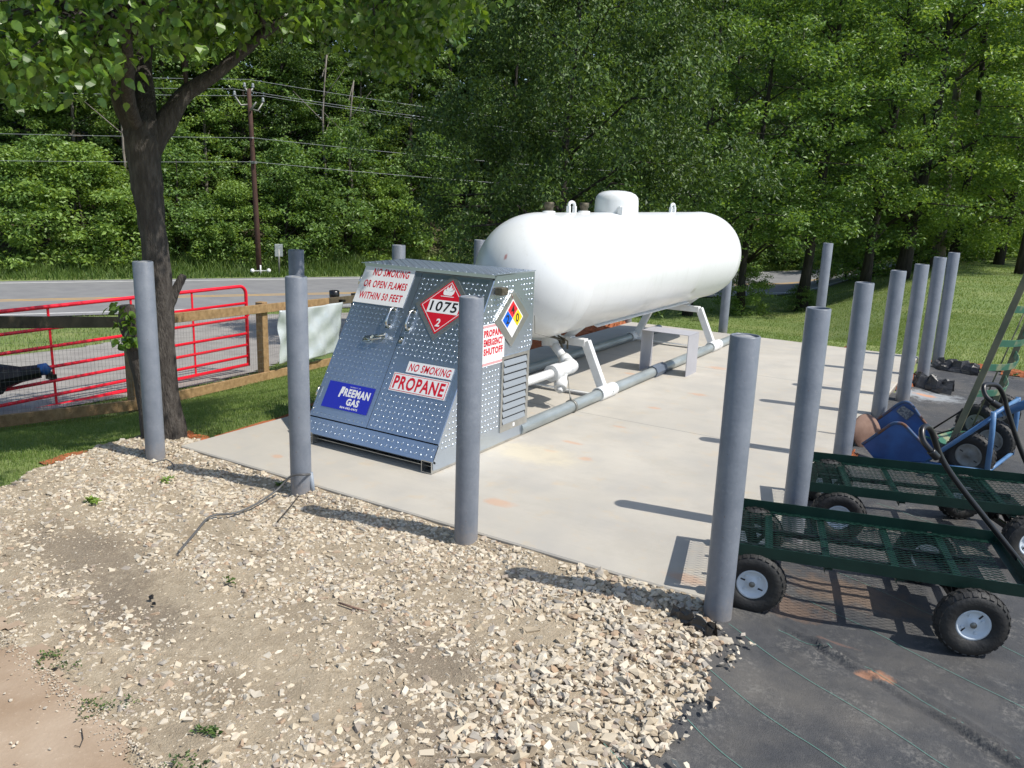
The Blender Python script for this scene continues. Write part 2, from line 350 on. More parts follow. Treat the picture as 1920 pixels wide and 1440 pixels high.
h=N(M_pad);g,px,py,pz=h.pos();n1=h.noise(g,3,6,.6);n2=h.noise(g,45,4,.7)
c=h.mix(h.ramp(n1,.35,.65),(.31,.22,.145),(.42,.325,.235));c=h.mix(h.ramp(n2,.6,.8),c,(.58,.47,.36));h.l.new(c,h.b.inputs['Base Color']);h.bump(n2,.25,.01)
PAD=[(1.35,-1.80),(1.48,-1.87),(1.65,-1.85),(1.86,-1.885),(2.1,-1.93),(2.3,-1.93),(2.53,-1.985),(2.8,-2.1),(3.2,-2.3),(3.3,-6),(-3,-6),(-.5,-1.9),(.6,-1.75)]
obj('dirt_pad',gridmesh('dirt_pad',np.arange(-3,3.4,.02),np.arange(-6,-1.6,.02),lambda x,y:gz(x,y)*0-.024+.002*np.sin(x*14)*np.sin(y*11),M_pad,lambda x,y:inpoly(x+.9*wob(x,y),y+1.1*wob(y,x)+.012*np.sin(x*83)*np.sin(y*71),PAD)),kind='structure')

# ---- concrete slab
M_slab=mat('concrete_slab',(.5,.48,.43),.85,world=True)
h=N(M_slab);g,px,py,pz=h.pos();n1=h.noise(g,.9,5,.6);n2=h.noise(g,7,6,.65);n3=h.noise(g,160,3);n4=h.noise(g,3.1,4)
c=h.mix(h.ramp(n1,.3,.7),(.42,.395,.345),(.52,.485,.42));c=h.mix(h.math('MULTIPLY',h.ramp(n4,.45,.7),.5),c,(.37,.355,.33))
c=h.mix(h.math('MULTIPLY',h.ramp(n2,.56,.72),.5),c,(.52,.41,.27))
for (sx_,sy_,rx,ry) in ((937,942,.09,.05),(1097,860,.05,.05),(1226,765,.07,.04),(1160,800,.06,.03),(1075,830,.08,.03),(1310,740,.1,.05),(1180,700,.06,.04),(1290,1085,.12,.06),(520,855,.05,.03),(1345,690,.1,.08),(1030,845,.05,.03)):
    p=G(sx_,sy_,0);c=h.mix(h.math('MULTIPLY',h.blob(px,py,p.x,p.y,rx,ry,n2,.7),.42),c,(.58,.27,.12))
p=G(1000,850,0);c=h.mix(h.math('MULTIPLY',h.blob(px,py,p.x,p.y,.35,.2,n2,.5),.6),c,(.60,.53,.38))
for jy in (2.47,4.9):
    j=h.ramp(h.math('ABSOLUTE',h.math('SUBTRACT',py,jy)),.005,.003);c=h.mix(j,c,(.22,.21,.19))
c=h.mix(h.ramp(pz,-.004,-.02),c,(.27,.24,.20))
mp=h.n.new('ShaderNodeMapping');mp.inputs['Scale'].default_value=(3,220,3);h.l.new(g,mp.inputs[0]);br=h.noise(mp.outputs[0],1.,3,.6)
c=h.mix(h.math('MULTIPLY',h.ramp(br,.4,.7),.16),c,(.33,.31,.28));n5=h.noise(g,1.7,7,.7);c=h.mix(h.math('MULTIPLY',h.ramp(n5,.52,.60),.22),c,(.36,.33,.28))
n6=h.noise(g,55,4,.7);c=h.mix(h.math('MULTIPLY',h.ramp(n6,.66,.74),.45),c,(.26,.22,.18))
h.l.new(c,h.b.inputs['Base Color']);h.bump(h.math('ADD',n3,h.math('ADD',h.math('MULTIPLY',n2,.7),br)),.16,.01)
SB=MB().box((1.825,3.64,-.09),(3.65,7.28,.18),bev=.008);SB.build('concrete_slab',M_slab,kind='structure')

# ---- black landscape fabric
M_fab=mat('woven_ground_fabric',(.03,.032,.036),.75,world=True)
h=N(M_fab);g,px,py,pz=h.pos();n1=h.noise(g,1.6,6,.65);n2=h.noise(g,14,6,.7);n3=h.noise(g,260,2)
c=h.mix(h.ramp(n2,.3,.7),(.038,.041,.046),(.066,.067,.070));c=h.mix(h.math('MULTIPLY',h.ramp(n1,.46,.70),.8),c,(.13,.12,.105));c=h.mix(h.math('MULTIPLY',h.math('MULTIPLY',h.ramp(h.noise(g,5,8,.75),.5,.68),h.ramp(h.noise(g,60,3,.7),.45,.6)),.7),c,(.22,.21,.19))
for (bx,by,rx,ry,cc,am) in ((4.325,-.10,.05,.035,(.50,.24,.13),.7),(4.26,-.125,.03,.02,(.5,.24,.13),.6),(4.12,.06,.08,.012,(.3,.16,.11),.3),(3.95,5.35,.32,.22,(.34,.36,.37),.9),(3.93,5.35,.10,.06,(.6,.28,.14),.8),(4.1,.55,.3,.15,(.25,.16,.10),.5),(3.86,.25,.2,.1,(.25,.15,.09),.45),(4.9,2.4,.8,.5,(.14,.12,.10),.6),(4.6,4.6,.5,.9,(.10,.095,.09),.6)):
    c=h.mix(h.math('MULTIPLY',h.blob(px,py,bx,by,rx,ry,n2,.7),am),c,cc)
h.l.new(c,h.b.inputs['Base Color']);h.bump(h.math('ADD',h.math('MULTIPLY',n2,.8),h.math('MULTIPLY',n3,.4)),.6,.012)
M_gline=mat('green_guide_thread',(.10,.27,.22),.7)
rpts=[np.array(p) for p in ((3.55,.24),(4.03,.011),(4.255,-.102),(4.526,-.233),(4.79,-.393),(5.6,-.85))]
def segd(x,y,pts):
    best=np.full(np.shape(x),9.);
    for a,b in zip(pts[:-1],pts[1:]):
        ab=b-a;t=np.clip(((x-a[0])*ab[0]+(y-a[1])*ab[1])/(ab@ab),0,1);sgn=np.sign(ab[0]*(y-a[1])-ab[1]*(x-a[0]));dd_=np.hypot(x-a[0]-t*ab[0],y-a[1]-t*ab[1])*sgn
        best=np.where(np.abs(dd_)<np.abs(best),dd_,best)
    return best
def fz(x,y):
    z=-.030-.028*sstep(3.66,3.95,x)+.004*np.sin(x*3.1+y*2)*np.sin(y*2.3)+.0022*np.sin(x*13+y*6+np.sin(y*5)*2)
    z=z+.003*np.exp(-((np.sin(y*2.1+x*1.3+.5*np.sin(x*4)))/.12)**2)
    s_=segd(x,y,rpts);jg=.006*np.sin(x*23)+.004*np.sin(x*57);z=z+.030*np.exp(-np.abs((s_+jg)/.011)**1.3)*np.clip((x-3.8)*4,0,1)*(.75+.35*np.sin(x*11))-.008*np.exp(-((s_+jg+.028)/.012)**2)*(x>3.9)+.008*np.exp(-((s_-.06)/.012)**2)*(x>3.9)
    s2=segd(x,y,[np.array((3.9,1.6)),np.array((4.15,1.35)),np.array((4.5,1.15)),np.array((5.2,.95))]);z=z+.015*np.exp(-(s2/.02)**2)
    return z
FB=[(3.655,-.06),(3.70,-.14),(3.73,-.6),(3.72,-.95),(3.66,-1.4),(3.6,-6),(12,-6),(12,6.2),(6,6.7),(4.9,7.05),(4.5,7.35),(4.1,7.02),(3.9,7.2),(3.74,7.1),(3.72,5.9),(3.80,5.75),(3.66,5.2)]
obj('landscape_fabric',gridmesh('landscape_fabric',axis(3.4,12,3.4,5.3,.012,.3),axis(-6,7.6,-1.4,2.2,.012,.15),fz,M_fab,lambda x,y:inpoly(x+.35*wob(x,y),y+.35*wob(y,x),FB)),kind='structure')
GL=MB()
def thread(a,b,wd=.0022,ph=0.):
    a=np.array(a);b=np.array(b);n_=60;dirv=(b-a)/np.linalg.norm(b-a);nr=np.array([-dirv[1],dirv[0]]);V=[];F=[]
    for i in range(n_+1):
        p=a+(b-a)*i/n_+nr*(.003*math.sin(i*.37+ph)+.0008*math.sin(i*1.3+ph));z=float(fz(p[0],p[1]))+.003
        for sg in(-1,1):V.append((p[0]+nr[0]*wd/2*sg,p[1]+nr[1]*wd/2*sg,z))
        if i:F.append((2*i-2,2*i-1,2*i+1,2*i))
    GL.add(V,F)
for k,(a,b) in enumerate((((3.72,-.10),(5.5,-.99)),((3.75,-.475),(5.5,-1.32)),((3.80,-.815),(5.3,-1.56)),((3.62,-1.1),(5.3,-1.95)),((3.95,.37),(5.6,-.39)),((3.9,.02),(4.28,-.07)),((4.28,-.07),(5.6,-.83)),((4.0,.75),(5.8,-.05)),((4.0,1.9),(6,1.1)))):
    thread(a,b,ph=k)
GL.build('fabric_guide_threads',M_gline,kind='structure')

# ---- exposed red clay along slab edges
def mound(name,cx_,cy_,rx,ry,hh,seed):
    r=np.random.default_rng(seed);xs_=np.linspace(-1.2,1.2,34);X,Y=np.meshgrid(xs_,xs_);
    rr=np.hypot(X,Y);ang=np.arctan2(Y,X);ed=1+.22*np.sin(ang*3+seed)+.12*np.sin(ang*7+seed*2)
    Z=hh*np.clip(1-(rr/ed)**2,-.4,1)+hh*.25*r.standard_normal(X.shape)*(rr<ed)
    V=np.stack([(X*rx+cx_).ravel(),(Y*ry+cy_).ravel(),Z.ravel()],1);V[:,2]+=terr(V[:,0],V[:,1])-.004
    i,j=np.meshgrid(np.arange(33),np.arange(33));a=(j*34+i).ravel();F=np.stack([a,a+1,a+35,a+34],1);F=F[(rr.ravel()[F].mean(1)<ed.ravel()[F].mean(1)*1.08)]
    u,inv=np.unique(F,return_inverse=True);return V[u],inv.reshape(F.shape)
CV=[];CFc=[];k=0
for i,(a,b,c_,d_,e_) in enumerate(((-.26,.24,.17,.10,.012),(-.08,.9,.08,.45,.008),(-.16,2.4,.12,.9,.02),(-.35,4.9,.3,1.2,.07),(-.3,6.6,.35,.7,.08),(3.72,5.55,.08,.3,.03),(3.74,6.0,.1,.25,.05),(3.72,4.2,.06,.25,.01),(3.7,2.75,.05,.2,.02),(2.9,7.55,.12,.1,.05),(4.3,7.35,.5,.12,.02),(5.1,7.1,.5,.12,.03),(-.05,.12,.2,.1,.01),(-.45,-.3,.12,.3,.008))):
    V,F=mound('m',a,b,c_,d_,e_,i);CV.append(V);CFc.append(F+k);k+=len(V)
obj('clay_soil',npmesh('clay_soil',np.concatenate(CV),np.concatenate(CFc),M_clay),kind='structure')

# ---- gravel stones
_t=(1+5**.5)/2
ICO=np.array([(-1,_t,0),(1,_t,0),(-1,-_t,0),(1,-_t,0),(0,-1,_t),(0,1,_t),(0,-1,-_t),(0,1,-_t),(_t,0,-1),(_t,0,1),(-_t,0,-1),(-_t,0,1)])/math.hypot(1,_t)
ICF=np.array([(0,11,5),(0,5,1),(0,1,7),(0,7,10),(0,10,11),(1,5,9),(5,11,4),(11,10,2),(10,7,6),(7,1,8),(3,9,4),(3,4,2),(3,2,6),(3,6,8),(3,8,9),(4,9,5),(2,4,11),(6,2,10),(8,6,7),(9,8,1)])
CUB=np.array([(x,y,z) for x in(-1,1) for y in(-1,1) for z in(-1,1)])*.72
CUF=np.array([(0,1,3),(0,3,2),(4,6,7),(4,7,5),(0,4,5),(0,5,1),(2,3,7),(2,7,6),(0,2,6),(0,6,4),(1,5,7),(1,7,3)])
def stones2(n,P,size,r,z0):
    J=CUB[None]*(1+.25*r.standard_normal((n,8,1)).clip(-1.4,1.4))+.17*r.standard_normal((n,8,3))
    sc_=size[:,None]*np.stack([r.uniform(.8,1.6,n),r.uniform(.6,1.0,n),r.uniform(.35,.75,n)],1);J=J*sc_[:,None]
    a=r.uniform(0,6.28,n);t=r.normal(0,.4,n);ca,sa,ct,st=np.cos(a),np.sin(a),np.cos(t),np.sin(t)
    x,y,z=J[...,0],J[...,1],J[...,2];y,z=y*ct[:,None]-z*st[:,None],y*st[:,None]+z*ct[:,None];x,y=x*ca[:,None]-y*sa[:,None],x*sa[:,None]+y*ca[:,None]
    V=np.stack([x+P[:,0:1],y+P[:,1:2],z+z0[:,None]],2).reshape(-1,3);F=(CUF[None]+8*np.arange(n)[:,None,None]).reshape(-1,3);return V,F
def stones(n,P,size,r,z0):
    J=ICO[None]*(1+.30*r.standard_normal((n,12,1)).clip(-1.4,1.4))+.16*r.standard_normal((n,12,3))
    sc_=size[:,None]*np.stack([r.uniform(.8,1.5,n),r.uniform(.6,1.0,n),r.uniform(.4,.75,n)],1);J=J*sc_[:,None]
    a=r.uniform(0,6.28,n);t=r.normal(0,.35,n);ca,sa,ct,st=np.cos(a),np.sin(a),np.cos(t),np.sin(t)
    x,y,z=J[...,0],J[...,1],J[...,2];y,z=y*ct[:,None]-z*st[:,None],y*st[:,None]+z*ct[:,None];x,y=x*ca[:,None]-y*sa[:,None],x*sa[:,None]+y*ca[:,None]
    V=np.stack([x+P[:,0:1],y+P[:,1:2],z+z0[:,None]],2).reshape(-1,3);F=(ICF[None]+12*np.arange(n)[:,None,None]).reshape(-1,3);return V,F
r=np.random.default_rng(11)
def dens(x,y):
    d_=np.zeros_like(x)+.34
    d_=np.maximum(d_,sstep(-.75,-.35,y))                      # band along the slab
    d_=np.maximum(d_,sstep(3.0,3.35,x)*1.0)
    for (a,b,rx,ry,v) in ((2.1,-.75,.75,.25,.9),(.35,-.75,.6,.3,.7),(1.5,-1.05,.5,.15,.7),(3.0,-1.0,.6,.3,.8),(1.15,-1.55,.3,.12,.55),(2.9,-1.5,.6,.3,.5)):
        d_=np.maximum(d_,v*np.exp(-((x-a)/rx)**2-((y-b)/ry)**2))
    for (a,b,rx,ry,v) in ((.9,-1.2,.45,.2,.85),(1.6,-1.3,.5,.18,.85),(2.3,-1.35,.45,.18,.7),(2.85,-1.05,.22,.14,.8),(3.05,-.55,.18,.08,.6),(2.0,-.55,.25,.07,.55),(3.3,-1.5,.2,.15,.5),(1.2,-.25,.35,.12,.3)):
        d_=d_*(1-v*np.exp(-((x-a)/rx)**2-((y-b)/ry)**2))
    n_=np.sin(x*6.3+y*4.1)*np.sin(y*9.2-x*3.7)*.5+np.sin(x*15+2*y)*np.sin(y*19+x)*.35
    return np.clip(d_*(1+1.1*n_)-.06,0,1)
SV=[];SF=[];k=0
for n,smin,smax,pw,zz in ((22000,.0065,.0225,1.0,.0),(40000,.0038,.0095,.8,-.001),(80000,.0014,.0036,.45,-.001)):
    P=np.stack([r.uniform(-.7,3.9,n*2),r.uniform(-2.6,.2,n*2)],1);kd=(r.uniform(0,1,len(P))<dens(P[:,0],P[:,1])**(1/ (pw) if pw<1 else 1) if pw==1. else r.uniform(0,1,len(P))<dens(P[:,0],P[:,1])*.6+ .35*(pw<.6)+.08)
    P=P[kd&in_gr(P[:,0],P[:,1])&~((P[:,0]>-.01)&(P[:,1]>-.012))];P=P[:n*2];sz=smin+(smax-smin)*r.beta(1.2,3.2,len(P));sz=sz*(1+.25*sstep(2.6,3.3,P[:,0])*(smax>.01))
    sz=np.where(inpoly(P[:,0],P[:,1],PAD),sz*.0+.0008,sz)
    D=dens(P[:,0],P[:,1]);z0=gz(P[:,0],P[:,1])+sz*.15+zz+(smax>.01)*r.uniform(0,1,len(P))*.012*sstep(.5,1.,D)*sstep(2.9,3.3,P[:,0])
    z0=z0-sz*.12*(1-sstep(2.9,3.3,P[:,0])*(smax>.01));hf=int(len(P)*(.72 if smax>.01 else .5))
    for fn_,a_,b_ in ((stones,0,hf),(stones2,hf,len(P))):
        if b_<=a_:continue
        V,F=fn_(b_-a_,P[a_:b_],sz[a_:b_],r,z0[a_:b_]);SV.append(V);SF.append(F+k);k+=len(V)
# stragglers on the pad and fabric edge
tt=r.uniform(0,1,900);P=np.stack([1.3+1.35*tt,-1.86-.14*tt-np.abs(r.normal(0,.035,900))+.03],1);V,F=stones2(900,P,r.uniform(.001,.0042,900),r,np.full(900,-.021));SV.append(V);SF.append(F+k);k+=len(V)
P=np.stack([r.uniform(1.2,2.6,70),r.uniform(-2.3,-1.85,70)],1);V,F=stones(70,P,r.uniform(.002,.007,70),r,np.full(70,-.019));SV.append(V);SF.append(F+k);k+=len(V)
P=np.stack([r.normal(3.76,.05,170),r.uniform(-1.4,-.15,170)],1);V,F=stones(170,P,r.uniform(.003,.016,170),r,np.full(170,-.022));SV.append(V);SF.append(F+k);k+=len(V)
obj('gravel',npmesh('gravel',np.concatenate(SV),np.concatenate(SF),M_gravel),kind='stuff')

# ---- grass blades
def blades(P,z,hgt,wd,r,lean=.5):
    n=len(P);a=r.uniform(0,6.28,n);b=r.uniform(0,6.28,n);L=lean*hgt*r.uniform(.2,1,n)
    wx,wy=np.cos(a)*wd/2,np.sin(a)*wd/2;p=np.stack([P[:,0],P[:,1],z],1)
    v0=p+np.stack([-wx,-wy,-.004+0*wx],1);v1=p+np.stack([wx,wy,-.004+0*wx],1)
    m=p+np.stack([np.cos(b)*L*.4,np.sin(b)*L*.4,hgt*.6],1);v2=m+np.stack([wx,wy,0*wx],1)*.7;v3=m-np.stack([wx,wy,0*wx],1)*.7
    v4=p+np.stack([np.cos(b)*L,np.sin(b)*L,hgt],1)
    V=np.stack([v0,v1,v2,v3,v4],1).reshape(-1,3);i=5*np.arange(n)[:,None]
    F=np.concatenate([i+np.array([[0,1,2]]),i+np.array([[0,2,3]]),i+np.array([[3,2,4]])],0);return V,F
def patchy(x,y): return .55+.45*np.sin(x*2.3+np.sin(y*1.9)*1.5)*np.sin(y*2.7+x)
r=np.random.default_rng(3);BV=[];BF=[];k=0
def sow(n,xr,yr,keep,h0,h1,wd):
    global k
    P=np.stack([r.uniform(*xr,n),r.uniform(*yr,n)],1);P=P[keep(P[:,0],P[:,1])]
    P=P[r.uniform(0,1,len(P))<.5+.5*patchy(P[:,0],P[:,1])];hh=r.uniform(h0,h1,len(P))*(.7+.5*patchy(P[:,0]*1.7,P[:,1]*1.7))
    V,F=blades(P,terr(P[:,0],P[:,1])-.01,hh,wd,r,.8);BV.append(V);BF.append(F+k);k+=len(V)
def nogo(x,y): return in_gr(x,y)|inpoly(x,y,DRV)|((x>-.12)&(x<3.8)&(y>-.1)&(y<7.4))
sow(190000,(-4.6,-.1),(-1.6,5.2),lambda x,y:~nogo(x,y)&(x<-.0),.012,.032,.0042)
sow(130000,(-9.5,-2.5),(-2,9),lambda x,y:~nogo(x,y)&(.85*x-.53*y>-9)&((x<-4.4)|(y>5)),.025,.055,.007)
sow(50000,(-24,-8),(-1,20),lambda x,y:~nogo(x,y)&(.85*x-.53*y>-19.5)&(.85*x-.53*y<-8.5),.04,.08,.016)
sow(190000,(-4,9),(7.3,14),lambda x,y:~inpoly(x,y,FB),.012,.032,.006)
sow(150000,(-8,14),(14,32),lambda x,y:(.85*x-.53*y>-19.3),.018,.045,.012)
obj('lawn_grass',npmesh('lawn_grass',np.concatenate(BV),np.concatenate(BF),M_grass),kind='stuff')
# tall verge grass across the road
BV=[];BF=[];k=0
M_verge=mat('verge_grass',(.1,.18,.03),.6,rnd=[(.05,.10,.02),(.09,.16,.025),(.15,.22,.05)],trans=.3)
n=42000;s_=r.uniform(-14,66,n);d_=-28.25-r.beta(1.2,2.0,n)*3.2;q=.85**2+.53**2
P=np.stack([(.85*d_+.53*s_)/q,(-.53*d_+.85*s_)/q],1);hh=r.uniform(.12,.3,n)*(1+1.6*sstep(-28.6,-30.5,d_))
V,F=blades(P,terr(P[:,0],P[:,1])-.02,hh,.035,r,.7)
obj('verge_grass',npmesh('verge_grass',V,F,M_verge),kind='stuff')

# ================================================================ VEGETATION
def leaves(C,rad,flat,nper,L,r,droop=.35,wr=.55):
    """folded leaf blades round each clump centre"""
    n=len(C)*nper;Cc=np.repeat(C,nper,0);rr=np.repeat(rad,nper)
    u=r.standard_normal((n,3));u/=np.linalg.norm(u,axis=1)[:,None];u*=(r.uniform(0,1,n)**.45)[:,None]*rr[:,None];u[:,2]*=flat
    p=Cc+u;a=r.uniform(0,6.28,n);dz=r.normal(-droop,.45,n);A=np.stack([np.cos(a),np.sin(a),dz],1);A/=np.linalg.norm(A,axis=1)[:,None]
    B=np.cross(A,np.array([0,0,1.])+.55*r.standard_normal((n,3)));B/=np.linalg.norm(B,axis=1)[:,None];Nn=np.cross(B,A)
    l=L*r.uniform(.6,1.25,n)[:,None];
    V=np.stack([p,p+A*l*.42+B*l*wr*.5+Nn*l*.1,p+A*l-Nn*l*.08,p+A*l*.42-B*l*wr*.5+Nn*l*.1],1).reshape(-1,3)
    i=4*np.arange(n)[:,None];F=np.concatenate([i+np.array([[0,1,2]]),i+np.array([[0,2,3]])],0);return V,F
def crownC(r,n,rx,h0,h1,shape='oval'):
    t=r.uniform(0,1,n);z=h0+(h1-h0)*t
    if shape=='oval':pr=np.sin(np.pi*np.clip(.12+.86*t,0,1))**.6
    elif shape=='bush':pr=np.sqrt(np.clip(1-t**2.2,0.02,1))
    else:pr=(1-t)**.6
    a=r.uniform(0,6.28,n);lob=1+.22*np.sin(3*a+z*.7)+.15*np.sin(5*a-z*1.3)
    q=rx*pr*lob*np.sqrt(r.uniform(.18,1,n));return np.stack([np.cos(a)*q,np.sin(a)*q,z],1)
def limbs(mb,r,H,r0,crown,nb=26,lean=(0,0),mi=0):
    pts=[];rad=[]
    for i in range(9):
        t=i/8;pts.append((lean[0]*t*H+.12*math.sin(t*5+H),lean[1]*t*H+.1*math.sin(t*4+1+H),t*H));rad.append(r0*(1-.85*t)*(1.35 if i==0 else 1))
    mb.tube(pts,rad,9,mi)
    idx=r.choice(len(crown),min(nb,len(crown)),replace=False)
    for i in idx:
        c=crown[i];zt=max(.15*H,min(.93*H,c[2]-.25*math.hypot(c[0],c[1])-.2));t=zt/H;b=Vector((lean[0]*zt,lean[1]*zt,zt));c=Vector(c)
        mid=(b+c)/2+Vector((0,0,.18*(c-b).length));q=r0*(1-.85*t)*.42;mb.tube([b,mid,c],[q,q*.6,q*.2],5,mi)
def tree_proto(seed,H,rx,h0,nC,nper,L,lm,bm_,shape='oval',r0=.16,cr=(.4,.8),flat=.45,nb=26,droop=.35):
    r=np.random.default_rng(seed);C=crownC(r,nC,rx,h0,H,shape);V,F=leaves(C,r.uniform(*cr,nC),flat,nper,L,r,droop)
    mc=npmesh('crown',V,F,lm);mb=MB();limbs(mb,r,H*.93,r0,C,nb);
    me=bpy.data.meshes.new('trunk');me.from_pydata(mb.v,[],mb.f);me.materials.append(bm_);me.polygons.foreach_set('use_smooth',mb.s);me.update()
    return mc,me,(V,F)
PT=[tree_proto(21,15,2.9,2.5,175,105,.17,M_leafa,M_bark2),tree_proto(22,13,3.2,1.2,180,105,.165,M_leafa,M_bark2),
    tree_proto(23,14,2.6,1.5,170,105,.16,M_leafc,M_bark2),tree_proto(24,12,2.8,1.0,160,100,.165,M_leafb,M_bark3,r0=.12)]
PB=[tree_proto(31,3.6,2.1,.1,110,70,.16,M_leafb,M_bark2,'bush',.05,(.35,.6),.5,12),tree_proto(32,4.6,2.0,.2,120,70,.15,M_leafa,M_bark2,'bush',.06,(.35,.6),.5,12),
    tree_proto(33,2.4,1.7,.05,80,65,.14,M_leafa,M_bark2,'bush',.04,(.3,.5),.55,8)]
def place(pr,name,p,s,rz,label,cat,group,sz=None):
    e=thing(name,p,label,cat,group);e.rotation_euler=(0,0,rz);e.scale=(s,s,sz or s)
    c=obj('crown',pr[0],e);t=obj('trunk',pr[1],e);return e
def ds(d_,s_):
    q=.85**2+.53**2;x=(.85*d_+.53*s_)/q;y=(-.53*d_+.85*s_)/q;return (x,y,float(terr(x,y))-.05)
# front row across the road: each by the place it shows at in the picture (px at ground line)
front=[ # px, py(ground), proto kind, scale, label
 (20,519,'B0',1.15,'light green leafy bush at the far left edge of the roadside woods'),
 (95,517,'B1',1.0,'tall rounded bush with a dead stem below, left of the foreground tree'),
 (160,515,'B0',1.25,'bright yellow-green bush sloping down behind the left end of the red gate'),
 (228,515,'B0',.95,'bright bush right beside the foreground tree trunk across the road'),
 (350,514,'B1',1.1,'bush across the road between the foreground tree and the utility pole'),
 (408,515,'B2',1.1,'low bush just left of the utility pole foot'),
 (455,514,'B0',.9,'yellow-green bush directly left of the utility pole'),
 (560,513,'B1',1.1,'bush behind the small roadside sign right of the utility pole'),
 (625,513,'B2',1.3,'low bush across the road above the silver tarp'),
 (690,512,'B1',1.2,'bush across the road above the left corner of the metal cabinet'),
 (770,511,'B0',1.0,'bush across the road above the middle of the metal cabinet'),
 (850,511,'B1',1.2,'bush across the road close to the rounded near end of the white tank')]
rr=random.Random(4);bushpos=[]
for px_,py_,kd,s_,lb in front:
    p=T(px_,py_);p=Vector(ds(-31.2-rr.random()*1.2,.53*p.x+.85*p.y));place(PB[int(kd[1])],'bush',p,s_,rr.random()*6,lb,'bush','bushes along the far side of the road')
mids=[(-40,'T1',.95,'tree at the far left edge of the woods across the road'),(60,'T0',1.0,'leafy tree behind the light bushes at the far left'),(150,'T3',.9,'lighter green tree seen left of the foreground tree trunk'),
 (250,'T2',1.0,'dark tree directly behind the foreground tree trunk, across the road'),(350,'T1',1.0,'tree across the road between the foreground tree and the utility pole'),
 (430,'T3',.85,'light green tree just left of the utility pole'),(520,'T1',.9,'leafy tree right behind the utility pole'),(600,'T2',1.0,'dark green tree across the road right of the utility pole'),
 (680,'T1',.8,'tree across the road above the left end of the metal cabinet'),(760,'T3',.85,'light tree across the road above the right end of the metal cabinet'),(850,'T2',1.0,'dark tree across the road left of the big shade tree'),
 (950,'T0',1.0,'tree across the road hidden mostly behind the big shade tree'),(1060,'T2',1.0,'dark tree across the road behind the tank dome'),(1180,'T1',1.1,'tree across the road behind the tank lifting lug')]
for px_,kd,s_,lb in mids:
    p=T(px_,512);p=Vector(ds(-34.5-rr.random()*1.5,.53*p.x+.85*p.y));place(PT[int(kd[1])],'woodland_tree',p,s_,rr.random()*6,lb,'tree','trees at the front of the woods across the road')
# deep woods: one mass
WV=[];WF=[];k=0
rw=np.random.default_rng(8)
rows=[(-38.5,4.0,-14,84),(-42.5,4.2,-16,90),(-47,4.4,-18,98),(-53,4.6,-20,106),(-60,4.6,-20,112)]
wm=[];
for d_,st,s0,s1 in rows:
    s_=s0
    while s_<s1:
        V,F=PT[rw.integers(0,3)][2];keep=None
        sc_=rw.uniform(.95,1.2)*(1.15 if d_<-45 else 1)*(1.15 if d_<-58 else 1);a=rw.uniform(0,6.28);ca,sa=math.cos(a),math.sin(a);p=ds(d_+rw.uniform(-1.2,1.2),s_)
        # thin out: every second leaf is enough at this depth
        nl=len(V)//4;Vc=V.reshape(nl,4,3)[::2];Vm=Vc.mean(1,keepdims=True);W=(Vm+(Vc-Vm)*1.45).reshape(-1,3)
        W=np.stack([(W[:,0]*ca-W[:,1]*sa)*sc_+p[0],(W[:,0]*sa+W[:,1]*ca)*sc_+p[1],W[:,2]*sc_+p[2]-1],1)
        n=len(W)//4;i=4*np.arange(n)[:,None];F=np.concatenate([i+np.array([[0,1,2]]),i+np.array([[0,2,3]])],0)
        WV.append(W);WF.append(F+k);k+=len(W);wm.append(np.full(len(F),rw.integers(0,2)*1));s_+=st*rw.uniform(.8,1.2)
obj('woods',npmesh('woods',np.concatenate(WV),np.concatenate(WF),[M_leafa,M_leafc],np.concatenate(wm)),kind='stuff')
# bare pale trunks standing in the woods
for px_,h_,lb in ((700,7.5,'pale bare trunk in the woods right of the utility pole'),(648,8.5,'thin pale trunk in the woods above the silver tarp'),(250,7,'thin trunk in the dark woods left of the foreground tree')):
    p=T(px_,512);p=Vector(ds(-32.6,.53*p.x+.85*p.y));mb=MB();mb.tube([p+Vector((.15*math.sin(i),.1*i*.3,h_*i/7)) for i in range(8)],[.075*(1-.09*i) for i in range(8)],8)
    for a in range(5):
        b=p+Vector((0,0,h_*(.45+.11*a)));v=Vector((math.cos(a*2.1),math.sin(a*2.1),.9))*1.3;mb.tube([b,b+v*.5,b+v],[.03,.02,.008],5)
    o=mb.build('dead_tree',M_bark3);o['label']=lb;o['category']='tree'

# big dark shade tree behind the tank
def bigtree(seed,base,H,rx,ry,h0,nC,nper,L,lm,bm_,name,label,cat,group,r0=.22,trunkH=None,cr=(.35,.7),droop=.7,flat=.6,lean=(0,0),extra=None,nb=60,zfun=None):
    r=np.random.default_rng(seed);C=crownC(r,nC,1.,h0,H);C[:,0]*=rx;C[:,1]*=ry
    if extra is not None:C=np.concatenate([C,extra(r)],0)
    V,F=leaves(C,r.uniform(*cr,len(C)),flat,nper,L,r,droop);e=thing(name,base,label,cat,group)
    obj('crown',npmesh('crown',V,F,lm),e);mb=MB();limbs(mb,r,trunkH or H*.92,r0,C,nb,lean);
    me=bpy.data.meshes.new('trunk');me.from_pydata(mb.v,[],mb.f);me.materials.append(bm_);me.polygons.foreach_set('use_smooth',mb.s);me.update();obj('trunk',me,e);return e
def gat(px_,h_):
    p=HD(px_,540,h_);return Vector((p.x,p.y,float(terr(p.x,p.y))-.05))
bigtree(51,gat(1060,17.5),9.5,3.4,3.1,1.0,520,165,.10,M_leafc,M_bark2,'shade_tree','big dark-leaved tree with hanging sprays right behind the white tank','tree',None,r0=.13,nb=24,cr=(.26,.5),flat=1.15)
